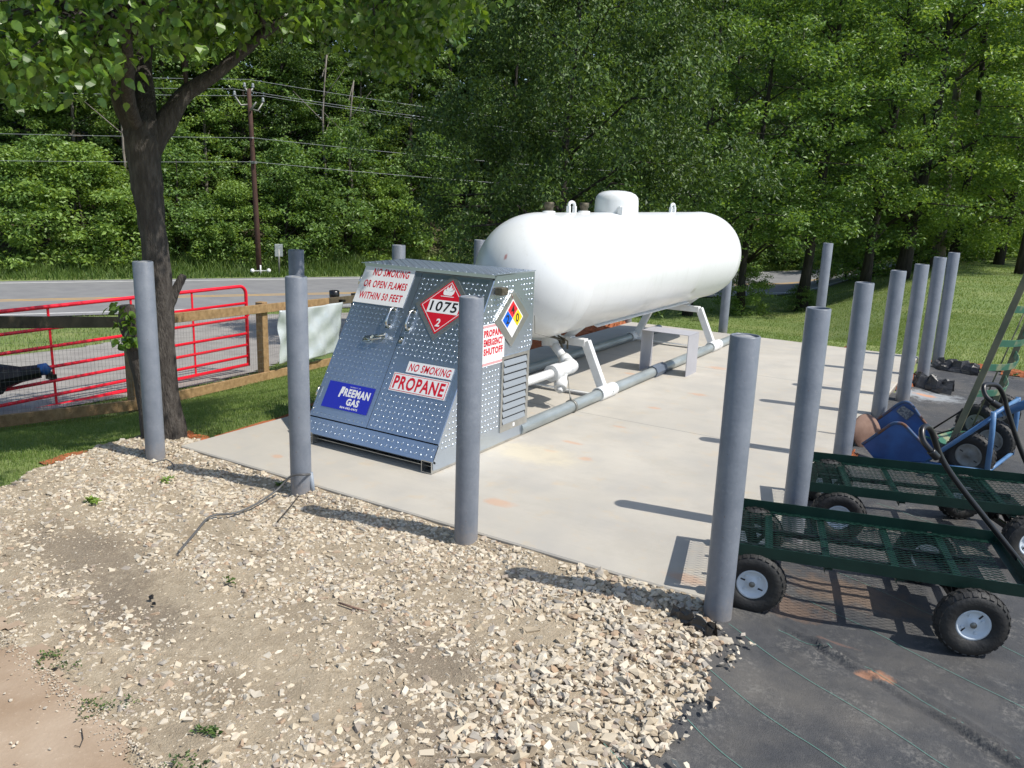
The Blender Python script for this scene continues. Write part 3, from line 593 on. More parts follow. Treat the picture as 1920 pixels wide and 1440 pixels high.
# right-hand group on this side of the road
RG=[(1398,26,'tree with a thin dark trunk standing right of the tank end',.16,11,3.2,3.1,M_leafa),
    (1512,27.5,'tree with dark trunk behind the lone bollard at the back of the slab',.22,12.5,3.3,3.5,M_leafa),
    (1628,28.5,'dark-trunked tree left of the widest trunk on the back lawn',.2,12,3.0,2.2,M_leafa),
    (1690,29.5,'tree with the widest leaning dark trunk on the back lawn',.27,13,3.4,2.6,M_leafb),
    (1775,33,'tree with thin trunk right of the widest trunk on the back lawn',.2,14,3.2,1.0,M_leafb),
    (1868,36,'light green tree near the right edge beyond the lawn',.2,13,3.3,1.2,M_leafb),
    (1915,31,'tree whose dark trunk stands at the right edge of the lawn',.17,12,2.6,3.0,M_leafa),
    (1300,25,'leafy tree behind the far end of the white tank',.17,11,3.0,2.6,M_leafa),
    (1990,38,'tree beyond the lawn past the right edge',.2,13,3.6,.8,M_leafb)]
for i,(px_,h_,lb,r0,H,rx,h0,lm) in enumerate(RG):
    bigtree(60+i,gat(px_,h_),H,rx,rx,h0*.7,200,115,.135,lm,M_bark2,'lawn_tree',lb,'tree','trees along the back of the lawn',r0=r0*.75,cr=(.4,.72),droop=.35,flat=.5,nb=30,lean=(.03,.0) if i==3 else (0,0))
# tall pale-trunked tree and saplings / brush at the back right
p=gat(1745,34);e=bigtree(80,p,16,2.2,2.2,6,120,60,.15,M_leafb,M_bark3,'pale_tree','tall slim tree with a pale trunk rising at the upper right','tree',None,r0=.2,nb=40)
for i,(px_,h_,s_,lb) in enumerate(((1810,41,1.2,'brush at the back of the lawn right of the bollards'),(1700,34,.9,'brush behind the widest trunk on the back lawn'),(1600,53,1.2,'brush seen between the dark trunks'),(1880,43,1.3,'brush beyond the lawn at the right edge'),(1470,48.5,1.2,'brush across the road right of the lone back bollard'),(1960,44,1.3,'brush beyond the lawn past the right edge'),(1540,51,1.2,'brush across the road left of the dark trunks'),(1340,45,1.2,'brush across the road behind the far end of the tank'),(1760,39,.9,'low brush beside the thin trunk on the back lawn'),(1640,36,1.1,'brush between two dark trunks right of the lone back bollard'),(1720,37,1.2,'brush just right of the widest trunk on the back lawn'),(1580,38.5,.9,'brush right behind the lone back bollard'),(1665,45,1.3,'tall brush far behind the widest trunk'),(1840,48,1.4,'tall brush far back above the right lawn'),(1505,27.6,.35,'low sprouts at the foot of the tree behind the lone bollard'),(1398,26.2,.4,'low sprouts round the trunk foot right of the tank end'))):
    q_=gat(px_,h_);place(PB[i%3],'bush',q_,s_,i*1.3,lb,'bush','brush at the back of the lawn')
for i,px_ in enumerate((1655,1735,1820,1895,1560,1460,1350,1980,2060)):
    q_=gat(px_,50+3*(i%3));place(PT[i%4],'woodland_tree',q_,1.05,i*1.1,('tree deep behind the lawn trees, %s'%('above the tall bollards','behind the pale trunk','above the right lawn brush','at the right edge','behind the lone back bollard','right of the tank end','behind the tank end','past the right edge','far past the right edge')[i]),'tree','woodland trees behind the lawn trees')

# ---- foreground pear tree
TB=G(320,822);hT=hdist(TB)
def wpx(w_,P): d=(np.array(P)-CP)@_fw;return w_/2/CF*d
def pxpath(L,h_):
    P=[HD(a,b,h_+ (q[3] if len(q)>3 else 0)) for q in L for a,b in [(q[0],q[1])]];return P,[wpx(q[2],p) for q,p in zip(L,P)]
e=thing('pear_tree',TB,'foreground tree with a forked dark trunk, standing behind the leftmost bollard','tree')
mb=MB();rj=random.Random(3)
def jit(i,k): return .07*math.sin(k*2.1+i*.9)+.05*math.sin(k*4.3-i*1.7)+rj.uniform(-.035,.035)
def smoothpath(P,Rr,m=4):
    out=[];ro=[]
    n=len(P)
    for i in range(n-1):
        p0=P[max(i-1,0)];p1=P[i];p2=P[i+1];p3=P[min(i+2,n-1)]
        for j in range(m):
            t=j/m;out.append(.5*((2*p1)+(p2-p0)*t+(2*p0-5*p1+4*p2-p3)*t*t+(3*p1-p0-3*p2+p3)*t**3));ro.append(Rr[i]*(1-t)+Rr[i+1]*t)
    out.append(P[-1]);ro.append(Rr[-1]);return out,ro
for L in ([(322,850,88),(320,822,78),(312,760,62),(303,640,58),(293,480,60),(282,400,60),(272,310,72),(268,262,84),(268,225,70)],
          [(268,300,40),(258,262,46),(228,190,42),(205,110,34),(190,20,28),(170,-120,22),(120,-300,16)],
          [(274,280,50),(276,230,50),(268,130,40,.2),(280,20,34,.4),(300,-160,24,.7),(310,-340,14,.9)],
          [(276,310,40),(292,262,52),(322,212,46),(352,172,36),(405,138,30),(452,98,27),(500,58,24),(560,18,20),(650,-30,14),(760,-60,8)],
          [(262,250,30),(240,180,30,-.3),(238,80,24,-.7),(200,-60,18,-1.1)],
          [(296,845,54),(284,815,44),(268,720,36),(252,650,38),(241,600,44),(238,572,30)],
          [(308,620,26),(316,580,22),(328,548,20),(341,522,19),(344,515,12)]):
    P,Rr=pxpath(L,hT);P,Rr=smoothpath(P,Rr);mb.tube(P,[q_*.8 for q_ in Rr],14,0,jit=jit)
mb.build('trunk',M_bark,e)
tw=MB();r=np.random.default_rng(17)
EX=[-200,0,60,140,180,210,300,350,420,500,560,640,700,740,780,820,860,900,930];EY=[190,172,190,165,182,118,105,128,90,70,85,100,150,185,150,128,60,20,-50]
def okc(p,vis=False):
    a,b=PX(p);return b<np.interp(a,EX,EY)-38 and p[0]-.75*p[2]<-.25 and p[2]>1.9 and not(abs(p[1]+.18-.094*p[2])<.5 and p[0]>-.25+.75*(p[2]-1.2))
C=[]
while len(C)<330:
    a=r.uniform(-120,925);b=np.interp(a,EX,EY)-38-abs(r.normal(0,95));p=HD(a,b,hT+r.uniform(-1.5,1.9))
    if okc(p):C.append(p[:])
while len(C)<1200:
    u=r.standard_normal(3);u/=np.linalg.norm(u);u*=r.uniform(.35,1)**.5;p=np.array([-.5,.75,4.5])+u*[3.5,3.1,2.5]
    if okc(p):C.append(tuple(p))
nC_=len(C)
while len(C)<nC_+260:  # extra clumps above the view, added to shade the gate's left half
    u=r.standard_normal(3);u/=np.linalg.norm(u);u*=r.uniform(0,1)**.34;p=np.array([-.9,2.6,4.2])+u*[1.9,1.3,1.2]
    if okc(p) and PX(p)[1]<-25:C.append(tuple(p))
C=np.array(C)
def pearleaves(C,nper,L,r,rad=.2):
    n=len(C)*nper;Cc=np.repeat(C,nper,0);u=r.standard_normal((n,3));u/=np.linalg.norm(u,axis=1)[:,None];p=Cc+u*rad*(r.uniform(0,1,n)**.5)[:,None]*[1.2,1.2,.8]
    a=r.uniform(0,6.28,n);A=np.stack([np.cos(a),np.sin(a),r.normal(-.9,.6,n)],1);A/=np.linalg.norm(A,axis=1)[:,None]
    B=np.cross(A,np.array([0,0,1.])+.6*r.standard_normal((n,3)));B/=np.linalg.norm(B,axis=1)[:,None];Nn=np.cross(B,A);l=L*r.uniform(.65,1.2,n)[:,None]
    pr=((0,0,0),(.18,.26,.05),(.45,.34,.07),(.8,.16,.0),(1.02,0,-.1),(.8,-.16,.0),(.45,-.34,.07),(.18,-.26,.05))
    V=np.stack([p+A*l*x+B*l*y+Nn*l*z for x,y,z in pr],1).reshape(-1,3);i=8*np.arange(n)[:,None]
    F=np.concatenate([i+np.array([f]) for f in ((0,1,7),(1,2,6),(1,6,7),(2,3,5),(2,5,6),(3,4,5))],0)[:, ::1];return V,F
V,F=pearleaves(C,44,.062,r)
# leaf cluster on the stub
Cs=np.array([HD(a,b,hT-.05+r.uniform(-.1,.1))[:] for a,b in ((238,585),(228,600),(246,610),(240,632),(230,640),(250,640),(222,575),(248,590))]);V2,F2=pearleaves(Cs,16,.06,r,.05);V=np.concatenate([V,V2]);F=np.concatenate([F,F2+len(V)-len(V2)])
obj('crown',npmesh('crown',V-np.array(TB),F,M_leafp),e)
for i in range(0,len(C),2):
    c=Vector(C[i]);o_=min(((Vector(p)-c).length,p) for p in [HD(190,0,hT),HD(280,0,hT+.4),HD(500,58,hT),HD(350,172,hT),HD(215,110,hT),HD(560,18,hT),HD(240,80,hT-.7),HD(700,-45,hT)])[1];mid=(o_+c)/2+Vector((0,0,.15));tw.tube([o_,mid,c],[.012,.008,.003],4)
tw.build('twigs',M_bark,e)

# ---- utility pole, lines
PBs=T(487,515);hP=hdist(PBs);PTp=HD(466,158,hP);axis_=(Vector(PTp)-Vector(PBs))
def onpole(py): 
    t=(515-py)/(515-158);return Vector(PBs)+axis_*t
e=thing('utility_pole',PBs,'dark brown wooden utility pole leaning slightly left across the road','pole')
MB().tube([PBs-Vector((0,0,.5)),onpole(400),onpole(250),onpole(166)],[.115,.105,.09,.08],12).build('pole_shaft',M_pole,e)
td=Vector((.53,.85,0)).normalized();nd=Vector((.85,-.53,0)).normalized();ATT=[]
mb=MB();M_por=mat('grey_porcelain',(.28,.30,.31),.3)
for py,off in ((158,.0),(180,.55),(188,-.5)):
    b=onpole(py+14 if off else py+6);
    if off:
        q=b+td*off*-1+Vector((0,0,.28));mb.tube([b,b+td*-off*.6+Vector((0,0,-.05)),q],.035,8);MB().lathe([(0,0),(.05,.0),(.065,.05),(.04,.08),(.055,.11),(.035,.17),(0,.18)],q,seg=10).build('insulator',M_por,e);ATT.append(q+Vector((0,0,.24)))
    else:
        for sgn in(-1,1):
            q=b+td*.22*sgn*.7;mb.tube([onpole(175),q],.04,8);MB().lathe([(0,0),(.05,.0),(.065,.05),(.04,.08),(.055,.11),(.035,.17),(0,.18)],q,seg=10).build('insulator',M_por,e)
        ATT.append(b+Vector((0,0,.3)))
mb.tube([onpole(205)+nd*.15,onpole(190)+nd*.3+td*.2],[.05,.03],8)
mb.build('bracket',M_wmesh,e)
MB().box(onpole(300)+nd*.14,(.25,.12,.1)).build('clamp',M_wmesh,e);MB().tube([onpole(255)+nd*.1,onpole(255)+nd*.25],.04,8).build('clamp',M_wmesh,e)
ATT+= [onpole(255)+nd*.25,onpole(299)+nd*.22]
lbl=['topmost power line strung along the far side of the road','upper phase wire of the close pair below the topmost line','lower phase wire of the close pair below the topmost line','middle communication wire, second lowest on the pole','lowest wire on the utility pole']
for i,a in enumerate(ATT):
    pts=[];sp=46
    for k_ in range(-24,41):
        s_=k_*sp/24;t=(s_/sp)%1.;sag=4*t*(1-t)*(.9 if i<3 else .6);pts.append(a+td*s_+Vector((0,0,-sag)))
    o=MB().tube(pts,.0065 if i<3 else .006,4,smooth=False).build('power_line',M_wire);o['label']=lbl[i];o['category']='wire';o['group']='wires on the utility pole'
# marker with white balls at the pole foot
q=T(489,517);e=thing('reflector_marker',q,'short white stake with two round white heads at the utility pole foot','marker')
MB().tube([q,q+Vector((0,0,.42))],.03,8).bar(q-td*.32+Vector((0,0,.2)),q+td*.32+Vector((0,0,.2)),.03,.03).build('stake',M_signw,e)
for sgn in(-1,1):MB().lathe([(0,-.09),(.06,-.07),(.09,0),(.06,.07),(0,.09)],q+td*.32*sgn+Vector((0,0,.2)),seg=12).build('round_head',M_signw,e)
q=T(524,516);e=thing('roadside_sign',q,'small grey rectangular sign seen from behind, right of the utility pole foot','sign')
MB().tube([q,q+Vector((0,0,1.05))],.035,8).build('post',M_wmesh,e);MB().bar(q+Vector((0,0,.75)),q+Vector((0,0,1.25)),.05,.32,up=td,mi=0,bev=.01).build('panel',M_galv,e)

# ---- wooden fence
A0=T(-10,808);B0=T(495,716);hB=hdist(B0)
fd=Vector((B0.x-A0.x,B0.y-A0.y,0)).normalized();fn=Vector((-fd.y,fd.x,0))  # fn: away from camera (roadward)
if fn.dot(Vector((-1,.6,0)))<0:fn=-fn
def alongpx(px_,off=0.,base=B0):
    lo,hi=-9.,12.
    for _ in range(50):
        m_=(lo+hi)/2;p=base+fd*m_+fn*off;p.z=float(terr(p.x,p.y))
        if PX(p)[0]<px_:lo=m_
        else:hi=m_
    return p
topz=HD(492,577,hB).z-B0.z;botz=HD(492,703,hB).z-B0.z;pz_=HD(493,566,hB).z-B0.z
FP=[(alongpx(-70),'fence post past the left edge'),(alongpx(255),'fence post hidden behind the foreground tree'),(B0,'sawn fence post right of the red gate end'),(alongpx(668),'dark fence post behind the metal cabinet edge')]
e=thing('wooden_fence',B0,'pine two-rail fence with thin wire mesh, running below the red gate','fence')
for p,l in FP:
    o=MB().box((p.x,p.y,p.z+pz_/2-.1),(.125,.125,pz_+.2),rotm(rz=math.atan2(fd.y,fd.x)),bev=.006).build('fence_post',M_wood if p is B0 else M_woodg if 'dark' in l else M_wood,e)
for z_,nm in ((topz,'top_rail'),(botz,'bottom_rail')):
    for i in range(3):
        a=FP[i][0];b=FP[i+1][0];up=Vector((0,0,1));f2=-fn*.085
        if i<2 and z_==topz and i==0:mt=M_woodg
        else: mt=M_wood
        if i==2 and z_==topz:
            m2=a+(b-a)*.62
            MB().bar(a+f2+up*z_,m2+f2+up*z_,.04,.125,bev=.004).build(nm,M_wood,e);MB().bar(m2+f2+up*z_,b+f2+up*z_,.04,.125,bev=.004).build(nm,M_woodg,e)
        else: MB().bar(a+f2+up*z_,b+f2+up*z_,.04,.125,bev=.004).build(nm,mt,e)
wm_=MB()
for i in range(3):
    a=FP[i][0];b=FP[i+1][0];L=(b-a).length;n_=int(L/.05)
    for j in range(n_):
        p=a+(b-a)*j/n_-fn*.062;wm_.tube([p+Vector((0,0,botz-.1)),p+Vector((0,0,topz))],.0011,3,cap=False,smooth=False)
    for z_ in np.arange(botz,topz,.1):wm_.tube([a-fn*.062+Vector((0,0,z_)),b-fn*.062+Vector((0,0,z_))],.0011,3,cap=False,smooth=False)
wm_.build('wire_mesh',M_wmesh,e)

# ---- red farm gate behind the fence
hg=hB*1.10;g1=HD(466,683,hg);zs=[HD(466,y,hg).z for y in (683,667,646,625,595,568,536)];gl=7.2
_d=ray(97,762);hL=(CP[2]-g1.z)/(-_d[2]/math.hypot(_d[0],_d[1]));gL=HD(97,762,hL)
e=thing('farm_gate',g1,'red tubular farm gate lying along the fence behind the foreground tree','gate')
gd=(gL-g1);gd.z=0;gd.normalize();g0=Vector((g1.x,g1.y,0));slope=0.
def gpx(px_):
    lo,hi=0.,8.
    for _ in range(40):
        m_=(lo+hi)/2
        if PX(g0+gd*m_+Vector((0,0,-.5)))[0]>px_:lo=m_
        else:hi=m_
    return lo
gn=Vector((-gd.y,gd.x,0))
def gp(s_,z_): return g0+gd*s_+Vector((0,0,z_+slope*s_))
mb=MB();R_=.027;arc=[]
for k_ in range(7):
    t=k_/6*math.pi/2;arc.append(gp(.13-.13*math.cos(t) if 0 else .13*(1-math.sin(t)) if 0 else .13-.13*math.cos(t),zs[6]-.13+.13*math.sin(t)))
mb.tube([gp(0,zs[0]-.02)]+arc+[gp(gl*k_/8,zs[6]) for k_ in range(1,9)],R_,10)
mb.build('outer_frame',M_gate,e)
for z_ in zs[:6]:
    MB().tube([gp(.02,z_),gp(gl/2,z_),gp(gl,z_)],.022 if z_>zs[0] else R_,10).build('rail',M_gate,e)
for px_ in (363,250,97):
    s_=gpx(px_);MB().bar(gp(s_,zs[0]),gp(s_,zs[6]),.03,.012,up=gn).build('stiffener',M_gate,e)
MB().box(gp(-.005,zs[3]+.33),(.05,.05,.09)).tube([gp(.0,zs[4]+.02),gp(.01,zs[3]-.1)],.006,6).build('latch',M_gate,e)

# ---- tarp on the fence
def fpt(px_,py_,off=-.16):
    P=alongpx(px_);return onpl(px_,py_,np.array(B0)+np.array(fn)*off,fn)
tl,tr_,bl,br=fpt(521,582),fpt(640,566),fpt(521,684),fpt(642,660)
V=[];F=[];nu,nv=50,30
for j in range(nv+1):
    for i in range(nu+1):
        u_=i/nu;v_=j/nv;p=(tl*(1-u_)+tr_*u_)*(1-v_)+(bl*(1-u_)+br*u_)*v_
        dz=1.5*.022*math.sin(u_*9+v_*3)*(.3+v_)+.016*math.sin(u_*21-v_*6)+.012*math.sin((u_+v_)*14)+.03*math.exp(-((u_-v_*.35-.02)/.05)**2);p=p-fn*dz+Vector((0,0,-.018*math.sin(math.pi*u_)*(1-v_)));V.append(p)
for j in range(nv):
    for i in range(nu):a=j*(nu+1)+i;F.append((a,a+nu+1,a+nu+2,a+1))
o=MB().add(V,F,0,True).build('tarpaulin',M_tarp);o['label']='silver tarp hung from the fence between two bollards and the metal cabinet';o['category']='tarp'
md=o.modifiers.new('s','SOLIDIFY');md.thickness=.003
q=fpt(627,556,.0);o=MB().lathe([(0,-.08),(.075,-.08),(.085,.0),(.085,.08),(.07,.085),(.06,.02),(0,.02)],q+Vector((0,0,.02)),seg=16).box(q+Vector((.09,.03,-.06)),(.2,.08,.04)).build('black_cup',M_black);o['label']='small black cup-shaped thing on the fence top rail above the tarp';o['category']='cup'

# ---- black trailer drawbar behind the gate at the left edge
q=T(60,742);hb=hdist(q)-1.2;e=thing('trailer_drawbar',HD(20,712,hb),'black tapered trailer drawbar with a blue coupler tip, behind the red gate','trailer')
P=[HD(-90,722,hb),HD(0,707,hb),HD(40,702,hb),HD(76,696,hb)];MB().tube(P,[.22,.17,.10,.085],8,smooth=False).tube([HD(-90,735,hb),HD(0,722,hb),HD(20,708,hb)],[.16,.12,.04],6,smooth=False).build('drawbar',M_black,e)
MB().tube([HD(72,694,hb),HD(84,692,hb),HD(93,697,hb)],[.075,.08,.05],8).build('coupler',M_bluep,e)
MB().tube([HD(93,697,hb),HD(93,706,hb)],.035,8).box(HD(96,706,hb),(.12,.08,.06)).build('hitch_pin',M_black,e)
q=HD(-100,720,hb);qz=float(terr(q.x,q.y));MB().tube([q,Vector((q.x,q.y,qz))],.05,8).build('jack_leg',M_black,e)

# ================================================================ PROPANE CABINET
X0,X1=.56,1.66;FY,FZ=.56,.085;TY,TZ=1.21,1.172;BY=1.70
O=Vector((0,FY,FZ));Vv=Vector((0,TY-FY,TZ-FZ));SL=Vv.length;Vv.normalize();U=Vector((1,0,0));Nn=U.cross(Vv);fr=(O,U,Vv,Nn)   # u = world x
e=thing('propane_cabinet',(1.1,1.2,0),'diamond-plate aluminium propane cabinet with a sloping front and red signs','cabinet')
def lugs(mb,fr,u0,u1,v0,v1,keepf=None,pitch=.0365,mi=0,hh=.0054):
    O,U,V,Nn=fr;i=0
    v=v0+pitch/2
    while v<v1-.01:
        u=u0+pitch/2;j=0
        while u<u1-.01:
            if keepf is None or keepf(u,v):
                a=R(45) if (i+j)%2 else R(-45);L,wd=.0105,.0046
                A=U*math.cos(a)+V*math.sin(a);B=V*math.cos(a)-U*math.sin(a);c=O+U*u+V*v
                P=[c+A*L,c+A*L*.55+B*wd,c-A*L*.55+B*wd,c-A*L,c-A*L*.55-B*wd,c+A*L*.55-B*wd,c+A*L*.6+Nn*hh,c-A*L*.6+Nn*hh]
                mb.add(P,[(0,1,6),(1,2,7,6),(2,3,7),(3,4,7),(4,5,6,7),(5,0,6)],mi,True)
            u+=pitch;j+=1
        v+=pitch;i+=1
# body side and rear panels
seam=1.075
for x,nm in ((X1,'right_side_panel'),(X0,'left_side_panel')):
    sg=1 if x==X1 else -1
    mb=MB();prof=[(FY,FZ-.06),(FY,FZ),(TY,TZ),(BY,TZ),(BY,.66),(BY-.035,.61),(BY-.035,.02),(FY+.05,.02)]
    f2=(Vector((x,0,0)),Vector((0,1,0)),Vector((0,0,1)),Vector((sg,0,0)))
    mb.prism(prof,f2,-.004,0)
    def kp(u,v,sg=sg):
        yf=FY+(TY-FY)*max(v-FZ,0)/(TZ-FZ);return u>yf+.03 and v>.12 and not(sg>0 and u>1.37-.02 and v<.62) and not(abs(u-1.47)+abs(v-.87)*.95<.24 and sg>0) and not (sg>0 and 1.15<u<1.42 and .56<v<.80)
    lugs(mb,f2,FY,BY-.01,.05,TZ-.02,kp);mb.build(nm,M_alu,e)
MB().box(((X0+X1)/2,BY-.045,.6),(X1-X0-.01,.004,1.1)).box(((X0+X1)/2,1.1,.03),(X1-X0-.03,1.0,.004)).build('rear_panel',M_alu2,e)
# base tubes
for x in (X0+.045,X1-.045):
    mb=MB()
    for dx,dz,w_,h_ in ((0,.036,.08,.004),(0,-.036,.08,.004),(.038,0,.004,.068),(-.038,0,.004,.068)):
        mb.box((x+dx,(FY+BY)/2-.02,.042+dz),(w_,BY-FY-.02,h_))
    mb.build('base_tube',M_alu2,e)
# sill step below the doors, top cover
mb=MB();mb.prism([(X0,.0),(X1,.0),(X1,.10),(X0,.10)],fr,-.004,.0);lugs(mb,fr,X0+.01,X1-.01,.004,.095,pitch=.04);mb.prism([(X0,-.012),(X1,-.012),(X1,0),(X0,0)],fr,-.03,.002);mb.build('sill_step',M_alu,e)
f3=(Vector((0,0,TZ+.004)),Vector((1,0,0)),Vector((0,1,0)),Vector((0,0,1)))
mb=MB();mb.prism([(X0-.035,TY-.03),(X1+.004,TY-.03),(X1+.004,BY+.01),(X0-.035,BY+.01)],f3,0,.004);
lugs(mb,(f3[0]+Vector((0,0,.004)),)+f3[1:],X0-.03,X1,TY-.025,BY,pitch=.035);mb.box(((X0+X1)/2,TY-.022,TZ-.006),(X1-X0+.01,.003,.018));mb.build('top_cover',M_alu,e)
for v in np.linspace(.16,SL-.07,9):
    MB().lathe([(.006,0),(.005,.003),(0,.004)],O+U*(X0+.014)+Vv*float(v)+Nn*.004,Nn,8).build('rivet',M_zinc,e)
# doors
def door(u0,u1,name,skip,hh=.0052):
    mb=MB();mb.prism([(u0,.108),(u1,.108),(u1,SL-.035),(u0,SL-.035)],fr,.0,.005);f=(O+Nn*.005,U,Vv,Nn)
    def kp(u,v):
        return not any(a-.012<u<b+.012 and c-.012<v<d_+.012 for a,b,c,d_ in skip) and not (abs(u-1.34)+abs(v-1.0)*1.02<.255)
    lugs(mb,f,u0+.005,u1-.005,.115,SL-.04,kp,hh=hh);return mb.build(name,M_alu,e)
DL=door(X0+.004,seam-.002,'cabinet_door',[(.56,1.02,.955,1.265),(.635,1.04,.18,.37),(.80,.98,.68,.78)],hh=.0034)
DR=door(seam+.002,X1-.004,'cabinet_door',[(1.14,1.60,.375,.61)])
MB().prism([(X0+.02,SL-.034),(X1-.02,SL-.034),(X1-.02,SL-.004),(X0+.02,SL-.004)],fr,-.004,.003).build('header_strip',M_alu2,e)
def F_(u,v,h_): return O+U*u+Vv*v+Nn*h_
for d_,u in ((DL,.95),(DR,1.12)):
    mb=MB();mb.prism([(u-.02,.93),(u+.02,.93),(u+.02,.965),(u-.02,.965)],fr,.005,.009).prism([(u-.02,.80),(u+.02,.80),(u+.02,.835),(u-.02,.835)],fr,.005,.009)
    mb.tube([F_(u,.95,.008),F_(u,.945,.03),F_(u,.93,.042),F_(u,.885,.047),F_(u,.84,.042),F_(u,.822,.03),F_(u,.815,.008)],.008,8);mb.build('pull_handle',M_zinc,d_)
mb=MB();mb.prism([(.835,.70),(.965,.735),(.965,.765),(.84,.735)],fr,.006,.016).prism([(.79,.682),(.84,.69),(.86,.735),(.80,.72)],fr,.01,.026).tube([F_(.90,.725,.03),F_(.945,.74,.034),F_(.975,.75,.03)],.008,8).tube([F_(.80,.70,.03),F_(.87,.70,.036),F_(.95,.72,.03)],.005,6)
mb.build('draw_latch',M_zinc,DL)
MB().prism([(1.055+.03,.705),(1.12,.705),(1.12,.76),(1.085,.76)],fr,.006,.012).tube([F_(1.09,.72,.016),F_(1.11,.735,.02),F_(1.10,.75,.016)],.005,6).build('latch_keeper',M_zinc,DR)
for v in (.25,1.1):
    mb=MB();mb.prism([(X0-.004,v),(X0+.03,v),(X0+.03,v+.07),(X0-.004,v+.07)],fr,.005,.009);mb.tube([F_(X0-.003,v,.008),F_(X0-.003,v+.07,.008)],.006,8)
    mb.build('hinge',M_zinc,e)
# signs
def sign(name,label,pts,fr,h_,mats,parent,draw=None,th=.0015):
    mb=MB();mb.prism(pts,fr,h_,h_+th,0)
    if draw:draw(mb,h_+th)
    o=mb.build(name,mats,parent);o['label']=label;return o
def rect(a,b,c,d_): return [(a,b),(c,b),(c,d_),(a,d_)]
def txt(mb,s,box,h_,mi,bold=.03,fr_=None,shear=0.):
    P,F=text2d(s,box,bold,shear);put(mb,P,F,fr_ or fr,h_,mi)
HS=.009
def dr1(mb,h_):
    txt(mb,'NO SMOKING',(.655,1.175,.975,1.232),h_+.0006,1,.025);txt(mb,'OR OPEN FLAMES',(.605,1.085,.99,1.14),h_+.0006,1,.025);txt(mb,'WITHIN 50 FEET',(.600,.995,.985,1.05),h_+.0006,1,.025)
sign('warning_sign','white sign reading NO SMOKING OR OPEN FLAMES WITHIN 50 FEET',rect(.565,.962,1.015,1.252),fr,HS,[M_signw,M_red],DL,dr1)
def dia(cu,cv,r1): return [(cu,cv+r1),(cu-r1,cv),(cu,cv-r1),(cu+r1,cv)]
MB().prism([(cu_,cv_) for cu_,cv_ in dia(1.345,1.005,.238)],fr,.006,HS,0).build('placard_holder',M_alu2,DR)
def dr2(mb,h_):
    cu,cv=1.345,1.005
    a=dia(cu,cv,.180);b=dia(cu,cv,.174)
    for k_ in range(4):mb.poly([fr[0]+U*p[0]+Vv*p[1]+Nn*(h_+.0006) for p in (a[k_],a[(k_+1)%4],b[(k_+1)%4],b[k_])],1)
    mb.prism(rect(cu-.125,cv-.047,cu+.125,cv+.047),fr,h_,h_+.0006,1);txt(mb,'1075',(cu-.105,cv-.035,cu+.11,cv+.038),h_+.0012,2,.02);txt(mb,'2',(cu-.018,cv-.142,cu+.018,cv-.085),h_+.0012,1,.03)
    fl=[(-.055,.078),(-.05,.073),(.05,.073),(.055,.078)];mb.poly([fr[0]+U*(cu+p[0])+Vv*(cv+p[1])+Nn*(h_+.0008) for p in fl[::1]],1)
    fl=[(-.03,.084),(.03,.084),(.044,.10),(.046,.118),(.038,.132),(.034,.118),(.028,.128),(.024,.146),(.014,.132),(.012,.15),(.002,.165),(-.002,.146),(-.010,.132),(-.016,.148),(-.024,.138),(-.028,.118),(-.036,.13),(-.042,.112),(-.040,.096)]
    c=(0,.108)
    for k_ in range(len(fl)):
        p=fl[k_];q=fl[(k_+1)%len(fl)];mb.poly([fr[0]+U*(cu+w_[0])+Vv*(cv+w_[1])+Nn*(h_+.0008) for w_ in (p,q,c)],1)
sign('hazard_placard','red diamond placard with a flame, the number 1075 and a 2',dia(1.345,1.005,.195),fr,HS,[M_red,M_signw,M_blk],DR,dr2)
sign('warning_sign','small white sign reading NO SMOKING',rect(1.228,.523,1.592,.600),fr,HS,[M_signw,M_red],DR,lambda mb,h_:txt(mb,'NO SMOKING',(1.245,.535,1.578,.588),h_+.0006,1,.02,shear=.15))
def dr4(mb,h_):
    mb.prism(rect(1.148,.39,1.588,.505),fr,h_,h_+.0005,1);mb.prism(rect(1.153,.394,1.583,.501),fr,h_+.0004,h_+.0009,0);txt(mb,'PROPANE',(1.165,.402,1.572,.493),h_+.0015,1,.03)
sign('warning_sign','white sign with tall red letters reading PROPANE',rect(1.142,.384,1.594,.511),fr,HS,[M_signw,M_red],DR,dr4)
def dr5(mb,h_):
    txt(mb,'PROPERTY OF',(.83,.347,.92,.355),h_+.0006,1,.0);txt(mb,'F',(.752,.270,.79,.345),h_+.0006,1,.09,shear=.2)
    txt(mb,'REEMAN',(.793,.282,1.018,.338),h_+.0006,1,.045);txt(mb,'GAS',(.84,.222,.95,.272),h_+.0006,1,.045);txt(mb,'864-682-0475',(.80,.197,.955,.212),h_+.0006,1,.03)
sign('company_sign','blue sign with white lettering FREEMAN GAS',rect(.636,.185,1.038,.372),fr,HS,[M_blue,M_signw],DL,dr5)
